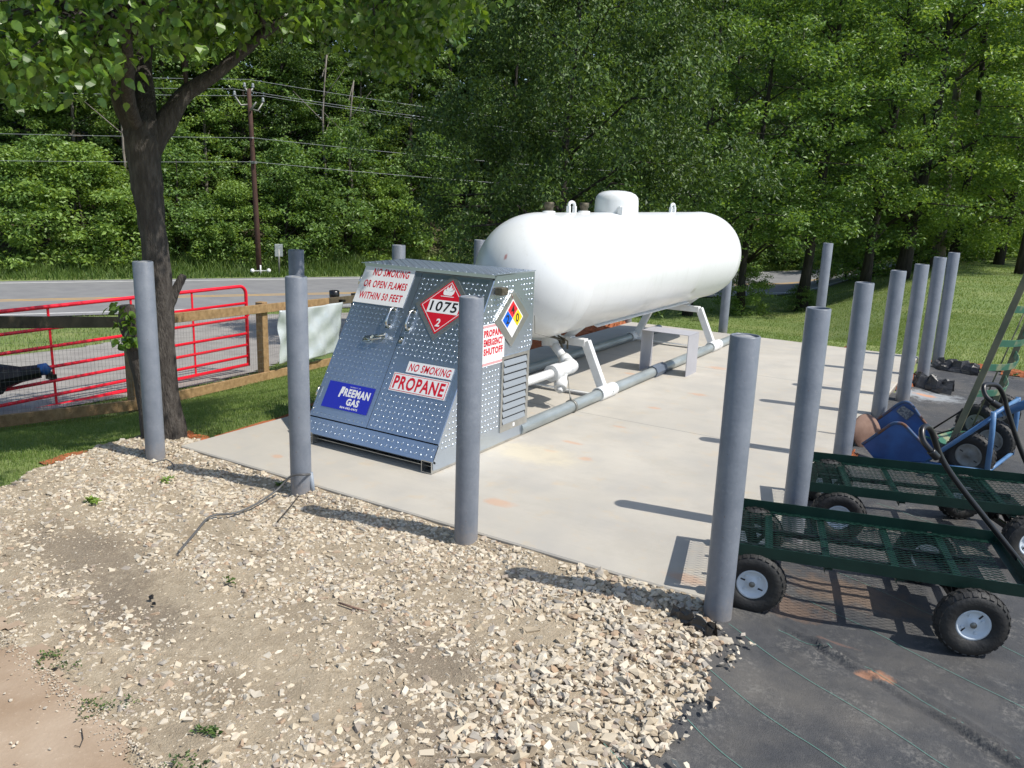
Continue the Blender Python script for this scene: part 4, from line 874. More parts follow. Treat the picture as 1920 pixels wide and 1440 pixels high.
# side signs
fs=(Vector((X1,0,0)),Vector((0,1,0)),Vector((0,0,1)),Vector((1,0,0)))
def sp(zx,zy): p=onx(840+zx/3.6,480+zy/3.6,X1);return p.y,p.z
cy_,cz_=sp(427,420);
MB().prism([(cy_,cz_+.195),(cy_-.22,cz_),(cy_,cz_-.195),(cy_+.22,cz_)],fs,.004,.008).bar(Vector((X1+.009,cy_-.205,cz_+.01)),Vector((X1+.009,cy_-.005,cz_+.19)),.008,.004).build('diamond_bracket',M_alu2,e)
def dr7(mb,h_):
    a=.128;c=.122
    def q(u,v,mi):  # quadrant centred (u,v)
        k_=c/2-.002;mb.poly([fs[0]+fs[1]*(cy_+u*1.04+x)+fs[2]*(cz_+v+y)+fs[3]*(h_+.0007) for x,y in ((0,k_),(-k_*1.04,0),(0,-k_),(k_*1.04,0))],mi)
    q(0,c/2,1);q(-c/2,0,2);q(c/2,0,3)
    txt(mb,'4',(cy_-.022,cz_+c/2-.032,cy_+.022,cz_+c/2+.03),h_+.0013,4,.02,fs);txt(mb,'2',(cy_-c/2-.02,cz_-.03,cy_-c/2+.02,cz_+.03),h_+.0013,4,.02,fs);txt(mb,'0',(cy_+c/2-.02,cz_-.03,cy_+c/2+.02,cz_+.03),h_+.0013,4,.02,fs)
sign('hazard_diamond','small four-colour diamond sign with 2, 4 and 0',[(cy_,cz_+.132),(cy_-.137,cz_),(cy_,cz_-.132),(cy_+.137,cz_)],fs,.009,[M_signw,M_nred,M_nblue,M_yel,M_blk],e,dr7)
y0_,z1_=sp(215,472);y1_,z0_=sp(372,712);y0_=y1_-.27
def dr6(mb,h_):
    for s_,z_ in (('PROPANE',z1_-.085),('EMERGENCY',z1_-.145),('SHUTOFF',z1_-.205)):txt(mb,s_,(y0_+.02,z_,y1_-.02,z_+.048),h_+.0007,1,.05,fs)
    n_=20
    for k_ in range(n_):
        u_=y0_+.008+(y1_-y0_-.02)*k_/n_
        for zb in (z0_+.006,z1_-.022):mb.poly([fs[0]+fs[1]*(u_+x)+fs[2]*(zb+y)+fs[3]*(h_+.0007) for x,y in ((0,0),(.006,0),(.014,.016),(.008,.016))],1)
sign('warning_sign','white side sign with red edge stripes reading PROPANE EMERGENCY SHUTOFF',rect(y0_,z0_,y1_,z1_),fs,.004,[M_signw,M_red],e,dr6)
# shutoff lever box above the side sign
q=Vector((X1,)+sp(335,235));MB().box(q+Vector((.03,0,0)),(.06,.075,.05),bev=.004).build('shutoff_box',M_brass,e);MB().tube([q+Vector((.05,.03,0)),q+Vector((.06,.08,-.02)),q+Vector((.05,.11,-.05))],.005,8).tube([q+Vector((.06,.06,-.01)),q+Vector((.03,.2,-.03)),q+Vector((.02,.30,-.1))],.0013,4).build('shutoff_cable',M_zinc,e)
# louvred vent
ly0,lz1=sp(372,700);ly1,_=sp(527,690);_,lz0=sp(365,1140)
mb=MB();fw_=.022
for a,b,c,d_ in ((ly0-fw_,lz0-.05,ly0,lz1+fw_),(ly1,lz0-.05,ly1+fw_+.01,lz1+fw_),(ly0,lz1,ly1,lz1+fw_),(ly0,lz0-.05,ly1,lz0)):mb.prism(rect(a,b,c,d_),fs,.001,.008)
vt=mb.build('vent_frame',M_alu2,e)
MB().prism(rect(ly0,lz0,ly1,lz1),fs,.0012,.0022).build('vent_shade_sheet',M_dark,e)  # near-black sheet on the flat panel, painted shade behind the slats
mb=MB();n_=9;hh=(lz1-lz0)/n_
for k_ in range(n_):
    z_=lz0+hh*k_
    A=[(0.003,z_+hh*.80),(.013,z_+hh*.14),(.013,z_+hh*.04),(.003,z_+hh*.70)]
    mb.add([Vector((X1+a,ly0+.004,b)) for a,b in A]+[Vector((X1+a,ly1-.004,b)) for a,b in A],[(0,1,2,3),(7,6,5,4),(0,4,5,1),(1,5,6,2),(2,6,7,3),(3,7,4,0)])
mb.build('louvre_slats',M_louv,e)
MB().prism(rect((ly0+ly1)/2-.012,lz0-.036,(ly0+ly1)/2+.012,lz0-.012),fs,.008,.0095).build('vent_tag',M_signw,vt)

# ================================================================ TANK
XC,ZC,TR,Y1_,Y2_,HDp=1.13,1.036,.514,2.653,6.55,.54
e=thing('propane_tank',(XC,4.6,0),'large white horizontal propane tank on welded legs and pipe skids','tank')
prof=[(TR*math.sin(a),Y1_-HDp*math.cos(a)) for a in np.linspace(0,math.pi/2,20)]
prof+= [(TR+.0025,Y1_+.01),(TR+.0025,Y1_+.03),(TR,Y1_+.04)]+[q_ for y in (3.95,5.25) for q_ in ((TR,y-.02),(TR+.0009,y-.006),(TR+.0009,y+.006),(TR,y+.02))]+[(TR,Y2_-.04),(TR+.0025,Y2_-.03),(TR+.0025,Y2_-.01)]
prof+= [(TR*math.sin(a),Y2_+HDp*math.cos(a)) for a in np.linspace(math.pi/2,0,20)]
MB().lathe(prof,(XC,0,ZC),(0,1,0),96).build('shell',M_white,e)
zt=ZC+TR
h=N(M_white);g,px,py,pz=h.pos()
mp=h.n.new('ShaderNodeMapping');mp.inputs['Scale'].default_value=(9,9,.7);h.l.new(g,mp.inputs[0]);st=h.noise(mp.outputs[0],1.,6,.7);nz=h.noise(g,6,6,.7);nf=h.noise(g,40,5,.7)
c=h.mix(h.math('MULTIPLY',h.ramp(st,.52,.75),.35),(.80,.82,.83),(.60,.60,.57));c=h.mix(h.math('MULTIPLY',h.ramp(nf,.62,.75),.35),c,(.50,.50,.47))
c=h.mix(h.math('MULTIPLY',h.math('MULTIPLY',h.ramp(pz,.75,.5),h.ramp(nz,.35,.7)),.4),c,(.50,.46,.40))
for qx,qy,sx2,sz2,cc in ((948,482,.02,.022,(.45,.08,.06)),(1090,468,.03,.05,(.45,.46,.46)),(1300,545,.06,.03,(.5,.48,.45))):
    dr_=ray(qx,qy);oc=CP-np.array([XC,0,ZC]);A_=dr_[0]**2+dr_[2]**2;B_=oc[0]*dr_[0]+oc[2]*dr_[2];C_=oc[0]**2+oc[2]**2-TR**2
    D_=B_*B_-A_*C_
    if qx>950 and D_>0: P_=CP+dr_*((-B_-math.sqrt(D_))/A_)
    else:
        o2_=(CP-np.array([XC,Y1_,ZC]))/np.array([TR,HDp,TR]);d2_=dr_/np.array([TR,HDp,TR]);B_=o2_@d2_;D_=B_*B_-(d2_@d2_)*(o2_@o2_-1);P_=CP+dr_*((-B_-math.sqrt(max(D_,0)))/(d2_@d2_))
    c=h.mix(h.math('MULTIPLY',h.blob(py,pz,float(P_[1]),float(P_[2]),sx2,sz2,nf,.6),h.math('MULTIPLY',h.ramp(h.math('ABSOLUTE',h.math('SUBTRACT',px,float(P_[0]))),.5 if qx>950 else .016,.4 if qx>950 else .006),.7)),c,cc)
h.l.new(c,h.b.inputs['Base Color'])
dm=MB().lathe([(.212,-.06),(.212,.0),(.208,.115),(.20,.15),(.175,.178),(.13,.198),(.07,.208),(0,.211)],(XC,4.12,zt-.005),(0,0,1),48);dm.lathe([(.222,-.06),(.222,-.012),(.212,-.008)],(XC,4.12,zt-.005),(0,0,1),48);dome=dm.build('dome_lid',M_white,e)
MB().box((XC+.13,3.93,zt+.02),(.05,.02,.075)).box((XC+.13,3.99,zt+.02),(.05,.02,.075)).tube([(XC+.13,3.91,zt+.05),(XC+.13,4.0,zt+.05)],.012,8).build('lid_hinge',M_white,dome)
for y in (3.2,5.6):
    MB().tube([(XC,y+.055*math.cos(t),zt-.02+(.075 if 0<t<math.pi else 0)+.035*math.sin(t)) for t in np.linspace(-.0,math.pi,9)],.014,8).bar((XC,y-.055,zt-.03),(XC,y-.055,zt+.055),.028,.028).bar((XC,y+.055,zt-.03),(XC,y+.055,zt+.055),.028,.028).build('lifting_lug',M_white,e)
for y in (2.80,3.44):
    vb=MB().lathe([(0,-.04),(.055,-.04),(.055,.015),(.035,.02)],(XC,y,zt-.004),seg=20).build('valve_base',M_white,e)
    MB().lathe([(.034,.018),(.034,.045),(.042,.05),(.042,.085),(.036,.09),(0,.09)],(XC,y,zt-.004),seg=16).build('relief_valve',M_brass,vb)
q=onx(947,482,XC+.35);
# legs and skids
SX0,SX1=.63,1.63
for x,ya,yb,lb in ((SX1,1.60,6.86,'near galvanised skid pipe'),(SX0,1.62,6.74,'far galvanised skid pipe')):
    MB().lathe([(.0,ya),(.047,ya),(.047,yb),(.0,yb)],(x,0,.048),(0,1,0),20,smooth=False).build('skid_pipe',M_galv,e)['label']=lb
for y in (3.05,5.95):
    z_=.455;MB().bar((XC-.29,y,z_),(XC+.29,y,z_),.075,.065,bev=.004).build('cross_beam',M_white,e)
    for sg in(-1,1):
        MB().bar((XC+sg*.285,y,z_+.012),(XC+sg*.47,y,.075),.075,.06,up=(0,1,0),bev=.004).build('leg',M_white,e)
        x=SX1 if sg>0 else SX0;MB().lathe([(.049,-.15),(.06,-.15),(.06,.15),(.049,.15)],(x,y,.052),(0,1,0),20,smooth=False).tube([(x+.058*sg,y+.03,.06),(x+.072*sg,y+.03,.06)],.01,6).build('skid_sleeve',M_white,e)
        MB().bar((XC+sg*.10,y-.02,z_+.03),(XC+sg*.24,y-.02,.60),.05,.008,up=(0,1,0)).bar((XC+sg*.10,y+.03,z_+.03),(XC+sg*.24,y+.03,.60),.05,.008,up=(0,1,0)).bar((XC+sg*.08,y-.03,z_+.04),(XC+sg*.17,y-.03,z_+.04),.10,.008).build('saddle_bracket',M_white,e)
    MB().bar((SX0+.05,y-.07,.03),(SX1-.05,y-.07,.03),.045,.008).build('tie_bar',M_white,e)
# long saddle rail under the shell
MB().bar((XC+.2,3.35,ZC-TR+.045),(XC+.2,5.7,ZC-TR+.045),.09,.006,up=(.35,0,1)).build('wear_plate',M_white,e)
# piping
mb=MB()
mb.tube([(1.15,2.90,.56),(1.17,2.88,.42)],.085,18);mb.tube([(1.18,2.87,.45),(1.40,2.74,.335)],.037,14);mb.tube([(1.36,2.76,.355),(1.42,2.73,.325)],.055,14)
mb.tube([(1.41,2.735,.33),(1.465,2.70,.31),(1.47,2.62,.305)],[.054,.062,.054],14);mb.tube([(1.468,2.68,.307),(1.455,2.46,.30)],.058,14);mb.tube([(1.457,2.50,.30),(1.452,2.38,.298)],.068,14)
mb.tube([(1.455,2.44,.30),(1.42,1.69,.285)],.037,14);mb.tube([(1.462,2.56,.28),(1.50,2.46,.20)],.044,14);mb.tube([(1.49,2.485,.22),(1.515,2.43,.175)],[.058,.05],14);mb.tube([(1.51,2.44,.185),(1.525,2.405,.155)],.025,6)
mb.tube([(1.422,1.76,.286),(1.42,1.68,.285)],.05,14)
mb.build('liquid_pipe',M_white,e)
MB().tube([(1.18,2.80,.53),(1.26,2.90,.47)],.016,8).box((1.25,2.92,.47),(.05,.03,.05)).tube([(1.24,2.86,.52),(1.30,2.93,.47),(1.29,2.95,.40)],.008,6).tube([(1.22,2.90,.50),(1.30,2.84,.43)],.012,6).build('shutoff_valve',M_brass,e)
MB().tube([(X1-.0,1.72,.86),(1.45,2.1,.66),(1.26,2.80,.50),(1.27,2.88,.48)],.0025,5).tube([(1.47,2.62,.28),(1.55,2.52,.17),(1.615,2.43,.095)],.004,6).lathe([(.047,-.012),(.056,-.012),(.056,.012),(.047,.012)],(SX1,2.42,.048),(0,1,0),20).tube([(SX1-.01,2.42,.10),(SX1-.01,2.42,.125)],.008,6).build('pull_cable',M_wmesh,e)
# clamp sleeve
MB().lathe([(.05,-.13),(.062,-.13),(.062,.13),(.05,.13)],(SX1,4.22,.05),(0,1,0),8,smooth=False).build('pipe_shoe',mat('blue_grey_steel',(.13,.16,.21),.5,.2),e)
# ---- grey bent-metal step over the skid
e=thing('metal_step',(1.64,4.5,0),'grey bent sheet-metal step straddling the near skid pipe beside the tank','step')
a0,a1,yy0,yy1,h_=1.40,1.89,4.32,4.62,.41
MB().box(((a0+a1)/2,(yy0+yy1)/2,h_),(a1-a0,yy1-yy0,.006),bev=.002).build('step_top',M_stepm,e)
for x in (a0+.003,a1-.003):
    MB().box((x,(yy0+yy1)/2,h_/2-.002),(.006,yy1-yy0,h_-.004)).build('step_leg',M_stepm,e)

# ================================================================ BOLLARDS
BL=[(.02,-.20,1.215,0,'leftmost front bollard, standing before the forked tree trunk'),
(1.215,-.10,1.215,0,'front bollard with a cable and grey conduit at its foot'),
(2.37,-.10,1.215,0,'front bollard standing right before the metal cabinet'),
(3.668,-.10,1.187,0,'nearest and thickest-looking bollard, beside the front green cart'),
(3.725,.93,1.20,1,'second nearest bollard of the right-hand row, between the two green carts'),
(3.685,2.48,1.21,1,'open-topped bollard just behind the blue cart scoop, third of the right-hand row'),
(3.70,3.97,1.20,1,'bollard with orange clay at its foot, fourth of the right-hand row'),
(3.78,4.83,1.21,1,'bollard beside the grey muddy patch, fifth of the right-hand row'),
(3.82,6.02,1.22,1,'bollard wrapped by a black plastic heap, second from the far end of the right-hand row'),
(3.86,7.18,1.22,1,'farthest bollard of the right-hand row, at the slab corner by the lawn'),
(2.46,7.45,1.23,1,'lone bollard at the back edge of the slab, seen against the lawn'),
(1.25,7.46,1.22,0,'bollard at the back of the slab behind the tank end'),
(-.10,7.38,1.2,0,'bollard at the far back corner, its foot seen under the tank'),
(-.20,1.25,1.215,0,'bollard whose top shows just behind the one with the cable'),
(-.14,2.40,1.215,0,'bollard whose top peeks over the left part of the cabinet cover'),
(-.23,3.80,1.215,0,'bollard whose top shows beside the near end of the white tank')]
for x,y,zt_,hol,lb in BL:
    v=Vector((x-CP[0],y-CP[1])).normalized()*.045;x+=v.x;y+=v.y;zb=float(terr(x,y))-.06
    if lb.startswith('lone'):zb=float(terr(x,y))-.1
    e=thing('bollard',(x,y,zb),lb,'bollard','grey pipe bollards round the slab');r_=.0595;mb=MB()
    mb.lathe([(r_,zb),(r_,zt_-.004),(r_-.003,zt_),(r_-.008,zt_),(r_-.009,zt_-.004),(r_-.009,zt_-(.22 if hol else .03))],(x,y,0),(0,0,1),40)
    mb.build('pipe',M_post,e)
    MB().lathe([(r_-.009,(-.2 if hol else -.006)),(.02,(-.19 if hol else .004)),(0,(-.19 if hol else .005))],(x,y,zt_-(0 if hol else .004)),(0,0,1),32).build('concrete_or_shade_disc',M_dark if hol else M_cap,e)  # concrete in filled pipes; open ones get a near-black disc as painted shade

# ---- conduit and cable at the second bollard
q=G(588,930,-.05);o=MB().tube([q,q+Vector((-.02,.0,.14))],.013,10).build('conduit_stub',M_conduit);o['label']='short grey conduit stub beside the front bollard with the cable';o['category']='conduit'
P=[q+Vector((-.02,0,.13))]+[G(x,y,z) for x,y,z in ((570,890,.11),(545,893,.09),(520,918,.02),(480,945,-.005),(440,962,-.012),(395,968,-.015),(365,1000,-.018),(335,1035,-.02))];P2,_=smoothpath(P,[.006]*len(P))
o=MB().tube(P2,.006,8).build('cable',M_cable);o['label']='thin grey cable snaking over the gravel from the conduit';o['category']='cable'
P=[G(x,y,z) for x,y,z in ((520,978,-.02),(540,955,-.01),(560,930,.0))];o=MB().tube(smoothpath(P,[1]*3)[0],.004,6).build('twig',M_bark);o['label']='short dark twig lying under the cable by the second bollard';o['category']='twig'
P=[G(x,y,z) for x,y,z in ((285,868,-.02),(310,862,-.012),(322,868,-.015),(328,880,-.02))];o=MB().tube(smoothpath(P,[1]*4)[0],.004,6).build('wire_scrap',M_cable);o['label']='bent wire scrap at the foot of the leftmost bollard';o['category']='wire'
# ---- black plastic curb at the nearest bollard, and crumpled plastic at the far ones
def crumple(name,pts,wd,hh,seed,label,cat='plastic sheet'):
    rr_=random.Random(seed);mb=MB();n=len(pts);V=[];F=[];m_=9
    for i,p in enumerate(pts):
        t=(pts[min(i+1,n-1)]-pts[max(i-1,0)]);t.z=0;t.normalize();nr=Vector((-t.y,t.x,0))
        for j in range(m_):
            s_=j/(m_-1)*2-1;V.append(p+nr*(s_*wd*(1+rr_.uniform(-.2,.2)))+Vector((0,0,hh*max(0,1-abs(s_)**1.6)*(1+rr_.uniform(-.35,.35))-.012)))
    for i in range(n-1):
        for j in range(m_-1):a=i*m_+j;F.append((a,a+1,a+m_+1,a+m_))
    o=mb.add(V,F,0,False).build(name,M_plastic);o['label']=label;o['category']=cat;return o
def lin(a,b,n,wv=0.):
    return [a+(b-a)*i/n+Vector((wv*math.sin(i*2.1),wv*math.cos(i*1.7),0)) for i in range(n+1)]
crumple('plastic_edging',lin(G(1262,1150,-.02),G(1340,1192,-.02),9,.004),.020,.055,1,'rolled black fabric edge hugging the foot of the nearest bollard','edging')
crumple('plastic_sheet',lin(Vector((3.80,5.78,-.04)),Vector((4.12,5.62,-.04)),10,.02),.10,.13,2,'crumpled black plastic heap at the second farthest right bollard')
crumple('plastic_sheet',lin(Vector((3.88,7.0,-.04)),Vector((4.28,6.86,-.04)),10,.02),.10,.10,5,'crumpled black plastic strip at the farthest right bollard')
crumple('plastic_sheet',lin(Vector((3.72,3.86,-.04)),Vector((3.76,3.62,-.04)),6,.01),.05,.04,7,'torn black plastic flap below the blue scoop by the fourth bollard')

# ================================================================ WHEELS, CARTS
def wheel_meshes(rad,wid,rimr,lug=True,nl=26):
    t=MB();hw=wid/2;rs=(rad-rimr)
    prof=[(rimr-.004,-hw*.55),(rimr+rs*.12,-hw*.85),(rimr+rs*.5,-hw*1.0),(rimr+rs*.82,-hw*.82),(rad-.004,-hw*.45),(rad,0),(rad-.004,hw*.45),(rimr+rs*.82,hw*.82),(rimr+rs*.5,hw),(rimr+rs*.12,hw*.85),(rimr-.004,hw*.55)]
    t.lathe(prof,(0,0,0),(0,1,0),48)
    for k_ in range(nl):
        a=2*math.pi*k_/nl
        for sg,da in ((-1,0),(1,math.pi/nl),(0,math.pi/nl*.5)):
            aa=a+da;c=Vector((math.cos(aa),0,math.sin(aa)));tn=Vector((-math.sin(aa),0,math.cos(aa)))
            if sg:
                p=c*(rad-.003)+Vector((0,sg*hw*.52,0));t.bar(p-Vector((0,sg*hw*.25,0)),p+Vector((0,sg*hw*.32,0))-c*.011,.6*2*math.pi*rad/nl*.9,.0065,up=c)
            else:
                p=c*(rad+.0005);t.bar(p-Vector((0,hw*.2,0))-tn*.004,p+Vector((0,hw*.2,0))+tn*.004,.55*2*math.pi*rad/nl,.0045,up=c)
    r_=MB();r_.lathe([(0,-hw*.5),(.012,-hw*.62),(.016,-hw*.62),(.022,-hw*.40),(rimr*.55,-hw*.36),(rimr*.8,-hw*.42),(rimr*.88,-hw*.62),(rimr,-hw*.66),(rimr+.002,-hw*.5),(rimr-.002,hw*.5),(rimr,hw*.66),(rimr*.88,hw*.62),(rimr*.8,hw*.42),(.022,hw*.4),(.016,hw*.62),(0,hw*.62)],(0,0,0),(0,1,0),40)
    for k_ in range(4):
        a=math.pi/4+k_*math.pi/2+.25
        for sg in(-1,1):r_.tube([(math.cos(a)*rimr*.6,sg*hw*.34,math.sin(a)*rimr*.6),(math.cos(a)*rimr*.6,sg*hw*.50,math.sin(a)*rimr*.6)],.006,6)
    for sg in(-1,1):
        r_.lathe([(.013,sg*hw*.62),(.013,sg*hw*.70),(0,sg*hw*.70)],(0,0,0),(0,1,0),12,mi=1)
        for a in (3.1,-.25):r_.box((math.cos(a)*rimr*.66,sg*hw*.40,math.sin(a)*rimr*.66),(.022,.003,.006),mi=2)
    return t,r_
def mk(mb,mats,nm='m'):
    me=bpy.data.meshes.new(nm);me.from_pydata(mb.v,[],mb.f)
    for m in mats:me.materials.append(m)
    me.polygons.foreach_set('material_index',mb.m);me.polygons.foreach_set('use_smooth',mb.s);me.update();return me
_t,_r_=wheel_meshes(.141,.088,.066);TYRE=mk(_t,[M_rubber],'tyre');RIM=mk(_r_,[M_rim,M_wmesh,M_blk],'rim')
def wheel(parent,loc,rz=0,ry=0.,tyre=None,rim=None,name='wheel'):
    w_=obj(name,tyre or TYRE,parent,loc);w_.rotation_euler=(0,ry,rz);obj('rim',rim or RIM,w_);return w_
CL,CW,CZ=1.25,.58,.318     # cart deck length, width, lip top above the ground
def deckmesh():
    mb=MB();L,W=CL,CW;z=CZ-.048;pa,pb=.056,.0265;th=.0019;na=int((L-.02)/pa);nb=int((W-.02)/pb)
    # expanded metal: zigzag strands running across the deck
    for j in range(nb+1):
        y=.01+j*pb
        pts=[]
        for i in range(na*2+1):
            x=.01+i*pa/2;yy=y+((pb/2-.001) if i%2 else 0)*(1 if j%2==0 else 1)
            pts.append(Vector((min(x,L-.006),min(yy,W-.006),z+(.002 if i%2 else 0))))
        for a,b in zip(pts[:-1],pts[1:]):mb.bar(a,b,th,th)
        if j<nb:
            for i in range(1,na*2,2):
                x=.01+i*pa/2;mb.bar((x-.007,y+pb/2,z),(x+.007,y+pb/2,z),th*1.3,th)
            pts2=[Vector((p.x,min(y+pb-((pb/2-.001) if k_%2 else 0),W-.006),z)) for k_,p in enumerate(pts)]
            for a,b in zip(pts2[:-1],pts2[1:]):mb.bar(a,b,th,th)
    return mb
DECK=mk(deckmesh(),[M_green],'deck_mesh')
def cart(origin,rz,label,steer,handle):
    e=thing('garden_cart',origin,label,'garden cart','green mesh-deck garden carts',local=True,rz=rz);L,W=CL,CW;fr_=MB();lh=.052
    for a,b in (((0,0),(L,0)),((0,W),(L,W))):fr_.bar((a[0],a[1],CZ-lh/2),(b[0],b[1],CZ-lh/2),.003,lh)
    for x in (0,L):fr_.bar((x,.0025,CZ-lh/2),(x,W-.0025,CZ-lh/2),.003,lh)
    for y,s_ in ((.016,1),(W-.016,-1)):fr_.bar((.003,y,CZ-lh+.0015),(L-.003,y,CZ-lh+.0015),.028,.003)
    for x in (.017,L-.017):fr_.bar((x,.032,CZ-lh+.0015),(x,W-.032,CZ-lh+.0015),.028,.003)
    fr_.build('deck_frame',M_green,e);obj('mesh_floor',DECK,e)
    for x in (.24,.48,.76,1.0):MB().bar((x,.004,CZ-lh-.008),(x,W-.004,CZ-lh-.008),.032,.006).bar((x-.014,.004,CZ-lh-.016),(x-.014,W-.004,CZ-lh-.016),.003,.018).build('cross_bar',M_green,e)
    u=MB()
    for y in (.19,.39):u.bar((.10,y,CZ-lh-.03),(1.10,y,CZ-lh-.03),.022,.022)
    u.build('chassis_rail',M_black,e)
    # rear axle
    hz=.141;ra=MB();ra.bar((.18,.07,hz),(.18,W-.07,hz),.022,.022)
    for y in (.14,W-.14):ra.bar((.18,y,hz),(.15,y,CZ-lh-.03),.05,.006,up=(0,1,0)).bar((.18,y,hz),(.26,y,CZ-lh-.03),.02,.006,up=(0,1,0))
    ra.build('rear_axle',M_black,e)
    fa=MB();c,s_=math.cos(steer),math.sin(steer);P0=Vector((1.0,W/2,0))
    def rt(x,y,z):return P0+Vector((c*x-s_*y,s_*x+c*y,z))
    fa.bar(rt(0,-.235,hz),rt(0,.235,hz),.024,.024);fa.box((P0.x,P0.y,CZ-lh-.048),(.26,.30,.006));fa.tube([P0+Vector((0,0,CZ-lh-.05)),P0+Vector((0,0,hz))],.03,10)
    for k_ in(-1,1):fa.bar(rt(0,k_*.2,hz),rt(.0,k_*.09,CZ-lh-.06),.04,.006);fa.bar(rt(0,k_*.15,hz),rt(.16,0,hz-.01),.02,.008)
    fa.build('front_axle',M_black,e)
    wheel(e,(.18,.018,hz),ry=.3);wheel(e,(.18,W-.018,hz),ry=1.1)
    a=rt(0,-(W/2+.035),hz);wheel(e,a,rz=steer,ry=2.2);a=rt(0,(W/2+.035),hz);wheel(e,a,rz=steer,ry=.8)
    # handle given in world points -> local
    Mi=Matrix.Translation(Vector(origin))@Matrix.Rotation(rz,4,'Z');Mi.invert()
    hp=[Mi@Vector(p) for p in handle];st=rt(.16,0,hz);hp2,_=smoothpath(hp,[1]*len(hp),5)
    hm=MB().tube([st,hp[0]]+hp2,.0125,12).tube(hp2[-6:],.0165,12);hm.build('pull_handle',M_black,e)
    return e
def cpl(origin,rz,yl):  # vertical plane along the cart at local y
    n_=Vector((-math.sin(rz),math.cos(rz),0));return Vector(origin)+n_*yl,n_
o1=(3.576,.050,-.058);z1=.265;P0,n_=cpl(o1,z1,.29)
h1=[onpl(x,y,P0+n_*d_,n_) for x,y,d_ in ((1950,1100,0),(1850,975,0),(1790,898,0),(1762,852,0.),(1748,812,-.02),(1738,800,-.05),(1729,806,-.09),(1731,826,-.12),(1745,845,-.13),(1757,858,-.12))]
cart(o1,z1,'front green mesh-deck garden cart with its near wheel beside the nearest bollard',.10,h1)
o2=(3.735,1.10,-.058);z2=.30;P0,n_=cpl(o2,z2,.29)
h2=[onpl(x,y,P0+n_*d_,n_) for x,y,d_ in ((1990,1010,0),(1920,858,0),(1890,772,0),(1883,745,0.),(1872,725,-.02),(1857,721,-.05),(1845,724,-.09),(1847,740,-.12),(1858,752,-.13),(1873,762,-.12))]
cart(o2,z2,'rear green mesh-deck garden cart beside the blue scoop cart',.25,h2)

# ---- blue ball cart
_t,_r_=wheel_meshes(.155,.09,.082,nl=28);TY2=mk(_t,[M_rubber],'tyre');RM2=mk(_r_,[M_grim,M_wmesh,M_dark],'rim')
w1=G(1818,853,.10);w2=G(1878,812,.10);ax_=(w2-w1);ax_.z=0;aw=ax_.length;ax_.normalize();w2=w1+ax_*.52
e=thing('ball_cart',(w1.x,w1.y,-.04),'blue two-wheeled cart with a scoop of rust-edged plates and a long handle','hand cart')
angz=math.atan2(ax_.y,ax_.x)-math.pi/2
def wl(e_,p,t_,r_): 
    w_=obj('wheel',t_,e_,Vector(p)-e_.location);w_.rotation_euler=(0,.4,angz);obj('rim',r_,w_)
wl(e,w1,TY2,RM2);wl(e,w2,TY2,RM2)
def z6(x,y,pl): 
    P0=w1+ax_*pl;return onpl(1600+x/6,680+y/6,P0,ax_)
def plate(pl,pts,nm):
    P=[z6(x,y,pl) for x,y in pts];n_=len(P);Q=[p+ax_*.005 for p in P]
    MB().add(P+Q,[tuple(range(n_)),tuple(range(n_,2*n_))[::-1]]+[(i,n_+i,n_+(i+1)%n_,(i+1)%n_) for i in range(n_)]).build(nm,M_bluep,e)
    return P
np_=[(100,918),(220,835),(350,745),(430,690),(500,678),(580,705),(700,830),(830,950),(935,1030),(800,1110),(640,1160),(260,1110)]
fp_=[(230,665),(380,560),(500,470),(590,442),(660,480),(760,620),(860,740),(955,860),(930,1010),(700,1100),(420,960)]
PN=plate(-.10,np_,'scoop_side_plate')
OFF=.42
# far plate: same plate shape moved along the axle
fpx=plate(OFF,fp_,'scoop_side_plate')
for P in (PN[:9],fpx[:8]):
    MB().tube(smoothpath(P,[1]*len(P))[0],.011,10).build('plate_rim_tube',M_rusty,e)
# scoop bed between the plates
A=PN[0];B=PN[11];C_=PN[9];D_=fpx[0];E_=fpx[10];F__=fpx[9]
MB().add([B,C_,F__,E_,B+Vector((0,0,-.006)),C_+Vector((0,0,-.006)),F__+Vector((0,0,-.006)),E_+Vector((0,0,-.006))],[(0,1,2,3),(7,6,5,4),(0,4,5,1),(1,5,6,2),(2,6,7,3),(3,7,4,0)]).build('scoop_bed',M_bluep,e)
q=z6(175,790,.16);v_=(z6(300,770,.16)-z6(100,900,.16)).normalized();nn=Vector(ax_).cross(v_).normalized()
MB().lathe([(0,.006),(.085,.004),(.14,-.012),(.144,-.02),(.085,-.004),(0,-.002)],q,(v_*.75+Vector((0,0,-.35))+ax_*-.2),28).build('rusty_toe_plate',M_rust,e)
fm=MB();pl=-.085
for L_,r_ in (([(790,1120),(1160,880),(1590,600)],.015),([(1580,555),(1560,800),(1500,1250)],.017),([(770,1115),(1060,1170),(1500,1225)],.015),([(935,1030),(1010,1060)],.012)):
    Q_=[z6(x,y,pl) for x,y in L_];fm.tube(Q_,r_,12);fm.tube([q_+ax_*(.69 if 0 else .62) for q_ in Q_],r_,12)
fm.tube([w1-ax_*.0,w2],.012,10);q_=z6(1580,580,pl);fm.tube([q_,q_+ax_*.62],.015,10);q_=z6(1500,1235,pl);fm.tube([q_,q_+ax_*.62],.013,10)
fm.build('frame',M_bluel,e)
a_=z6(1600,600,.12);b_=z6(1930,470,.12);c_=z6(2300,330,.12)
MB().tube([a_,a_+(b_-a_)*.25],.02,12).tube([a_+(b_-a_)*.3,b_,c_],[.026,.030,.030],12).build('tow_handle',M_bluel,e)
MB().box(z6(1200,1180,-.03),(.07,.02,.03),mi=0).tube([z6(985,1050,-.03),z6(990,1140,-.03)],.016,10).build('bracket',M_wmesh,e)
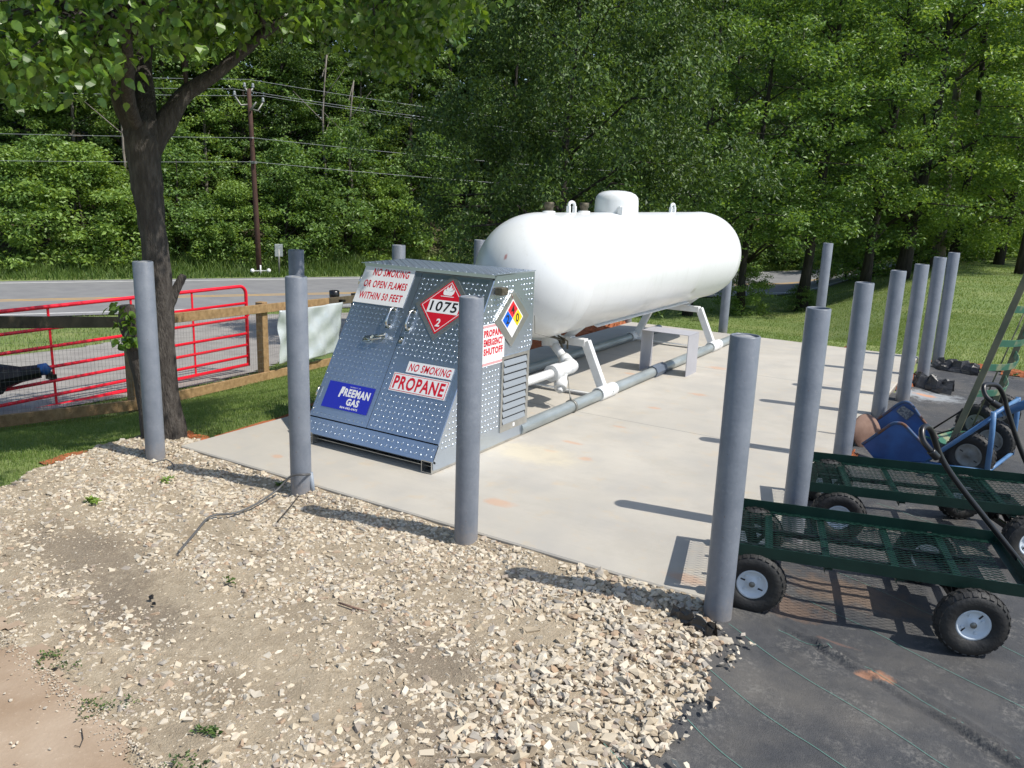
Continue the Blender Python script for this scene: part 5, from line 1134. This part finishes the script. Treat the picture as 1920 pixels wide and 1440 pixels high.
MB().add([z6(480,545,OFF-.008),z6(560,480,OFF-.008),z6(690,570,OFF-.008),z6(600,650,OFF-.008)],[(0,1,2,3)]).build('worn_label_patch',mat('worn_label',(.22,.24,.25),.6,col2=(.08,.10,.13),scale=60,contrast=(.45,.55)),e)

# ---- green hand truck leaning at the right
_t,_r_=wheel_meshes(.15,.08,.075,nl=26);TY3=mk(_t,[M_rubber],'tyre');RM3=mk(_r_,[M_grim,M_wmesh,M_dark],'rim')
b0=G(1781,838,.02);hb0=hdist(b0)
b1=G(1845,802,.02);e=thing('hand_truck',(b0.x,b0.y,-.04),'tall green hand truck with olive rails and curved cross braces, leaning at the right edge','hand truck')
t0=HD(1921,527,hb0+.05);t1=HD(1925,608,hdist(b1)+.05);t0=b0+(t0-b0)*1.35;t1=b1+(t1-b1)*1.6
for a,b in ((b0,t0),(b1,t1)):
    MB().bar(a,b,.045,.022,up=(0,-1,.3),bev=.003).build('rail',M_olive,e)
W_=(b1-b0);rd=(t0-b0).normalized();out=rd.cross(W_.normalized())
if out.z<0:out=-out
for s_,mtl in ((.10,M_gtruck),(.42,M_gtruck),(.62,M_gtruck),(.80,M_gtruck),(1.05,M_gtruck),(1.3,M_gtruck)):
    a=b0+rd*s_;b=b1+(t1-b1).normalized()*s_;pts=[a+(b-a)*t+out*-.10*math.sin(math.pi*t) for t in np.linspace(0,1,9)]
    mb=MB()
    for p,q_ in zip(pts[:-1],pts[1:]):mb.bar(p,q_,.05,.004,up=out)
    mb.build('curved_brace',mtl,e)
MB().tube([(b0+b1)/2+rd*.1,(b0+b1)/2+rd*1.2],.006,6).build('centre_rod',M_olive,e)
MB().bar(b0-rd*.0+W_*.02,b0+out*.22,.02,.008).bar(b0+out*.01,b1+out*.01,.25,.006,up=rd).build('toe_plate',M_gtruck,e)
wax=W_.normalized();ag=math.atan2(wax.y,wax.x)-math.pi/2
for f_ in (.62,1.35):
    p=b0+W_*f_+rd*.10-out*.0;p.z=.11;w_=obj('wheel',TY3,e,p-e.location);w_.rotation_euler=(0,.7,ag);obj('rim',RM3,w_)
MB().tube([b0+rd*.35-out*.02,z6(900,740,.55)],.007,8).tube([b0+rd*.15,z6(950,800,.5)],.007,8).build('stay_rod',M_black,e)

# ---- weeds and scraps on the gravel
def weed(px_,py_,n_,sz,label,name='weed',cat='weed',L=.03,up=.4):
    q=G(px_,py_,-.03);r=np.random.default_rng(int(px_));C=np.array(q)[None]+np.stack([r.normal(0,sz,6),r.normal(0,sz*.7,6),r.uniform(.004,.02,6)],1);V,F=leaves(C,np.full(6,sz*.6),.35,n_,L,r,-up,.5)
    o=obj(name,npmesh(name,V-np.array(q),F,M_leafb if 'light' in label or 'small' in label else M_leafc),loc=q);o['label']=label;o['category']=cat
weed(172,943,9,.025,'light green weed sprig on the gravel at the left')
weed(312,903,5,.016,'small green weed left of the cable bollard')
weed(525,913,4,.010,'tiny green sprout between the slab edge and the cable')
weed(385,1375,10,.03,'green weed clump growing at the dirt pad edge, nearest the bottom',L=.02)
weed(350,1430,16,.05,'dark weed tangle at the bottom edge of the picture',L=.015)
weed(200,1320,22,.055,'straggly weeds on the dirt pad edge, middle patch',L=.013)
weed(95,1240,22,.055,'straggly weeds on the dirt pad edge, left patch',L=.013)
weed(428,1096,2,.008,'single green leaf lying on the gravel')
weed(1905,705,3,.01,'tiny green weed on the fabric at the right edge')
q=G(283,1120,-.02);V,F=stones(2,np.array([[q.x,q.y],[q.x+.05,q.y-.02]]),np.array([.016,.012]),np.random.default_rng(2),np.array([-.022,-.024]))
o=obj('dark_stone',npmesh('dark_stone',V,F,M_black));o['label']='near-black stone lying in the gravel at lower left';o['category']='stone'
P=[G(x,y,-.022) for x,y in ((635,1130),(660,1138),(690,1146))];o=MB().tube(P,[.004,.005,.002],6).build('stick',M_rust);o['label']='short reddish stick lying on the gravel';o['category']='stick'
P=[G(x,y,-.018) for x,y in ((153,1366),(156,1385),(150,1400),(140,1398))];o=MB().tube(P,[.0015]*4,5).build('stick',M_bark);o['label']='thin curved twig on the clay pad';o['category']='stick'
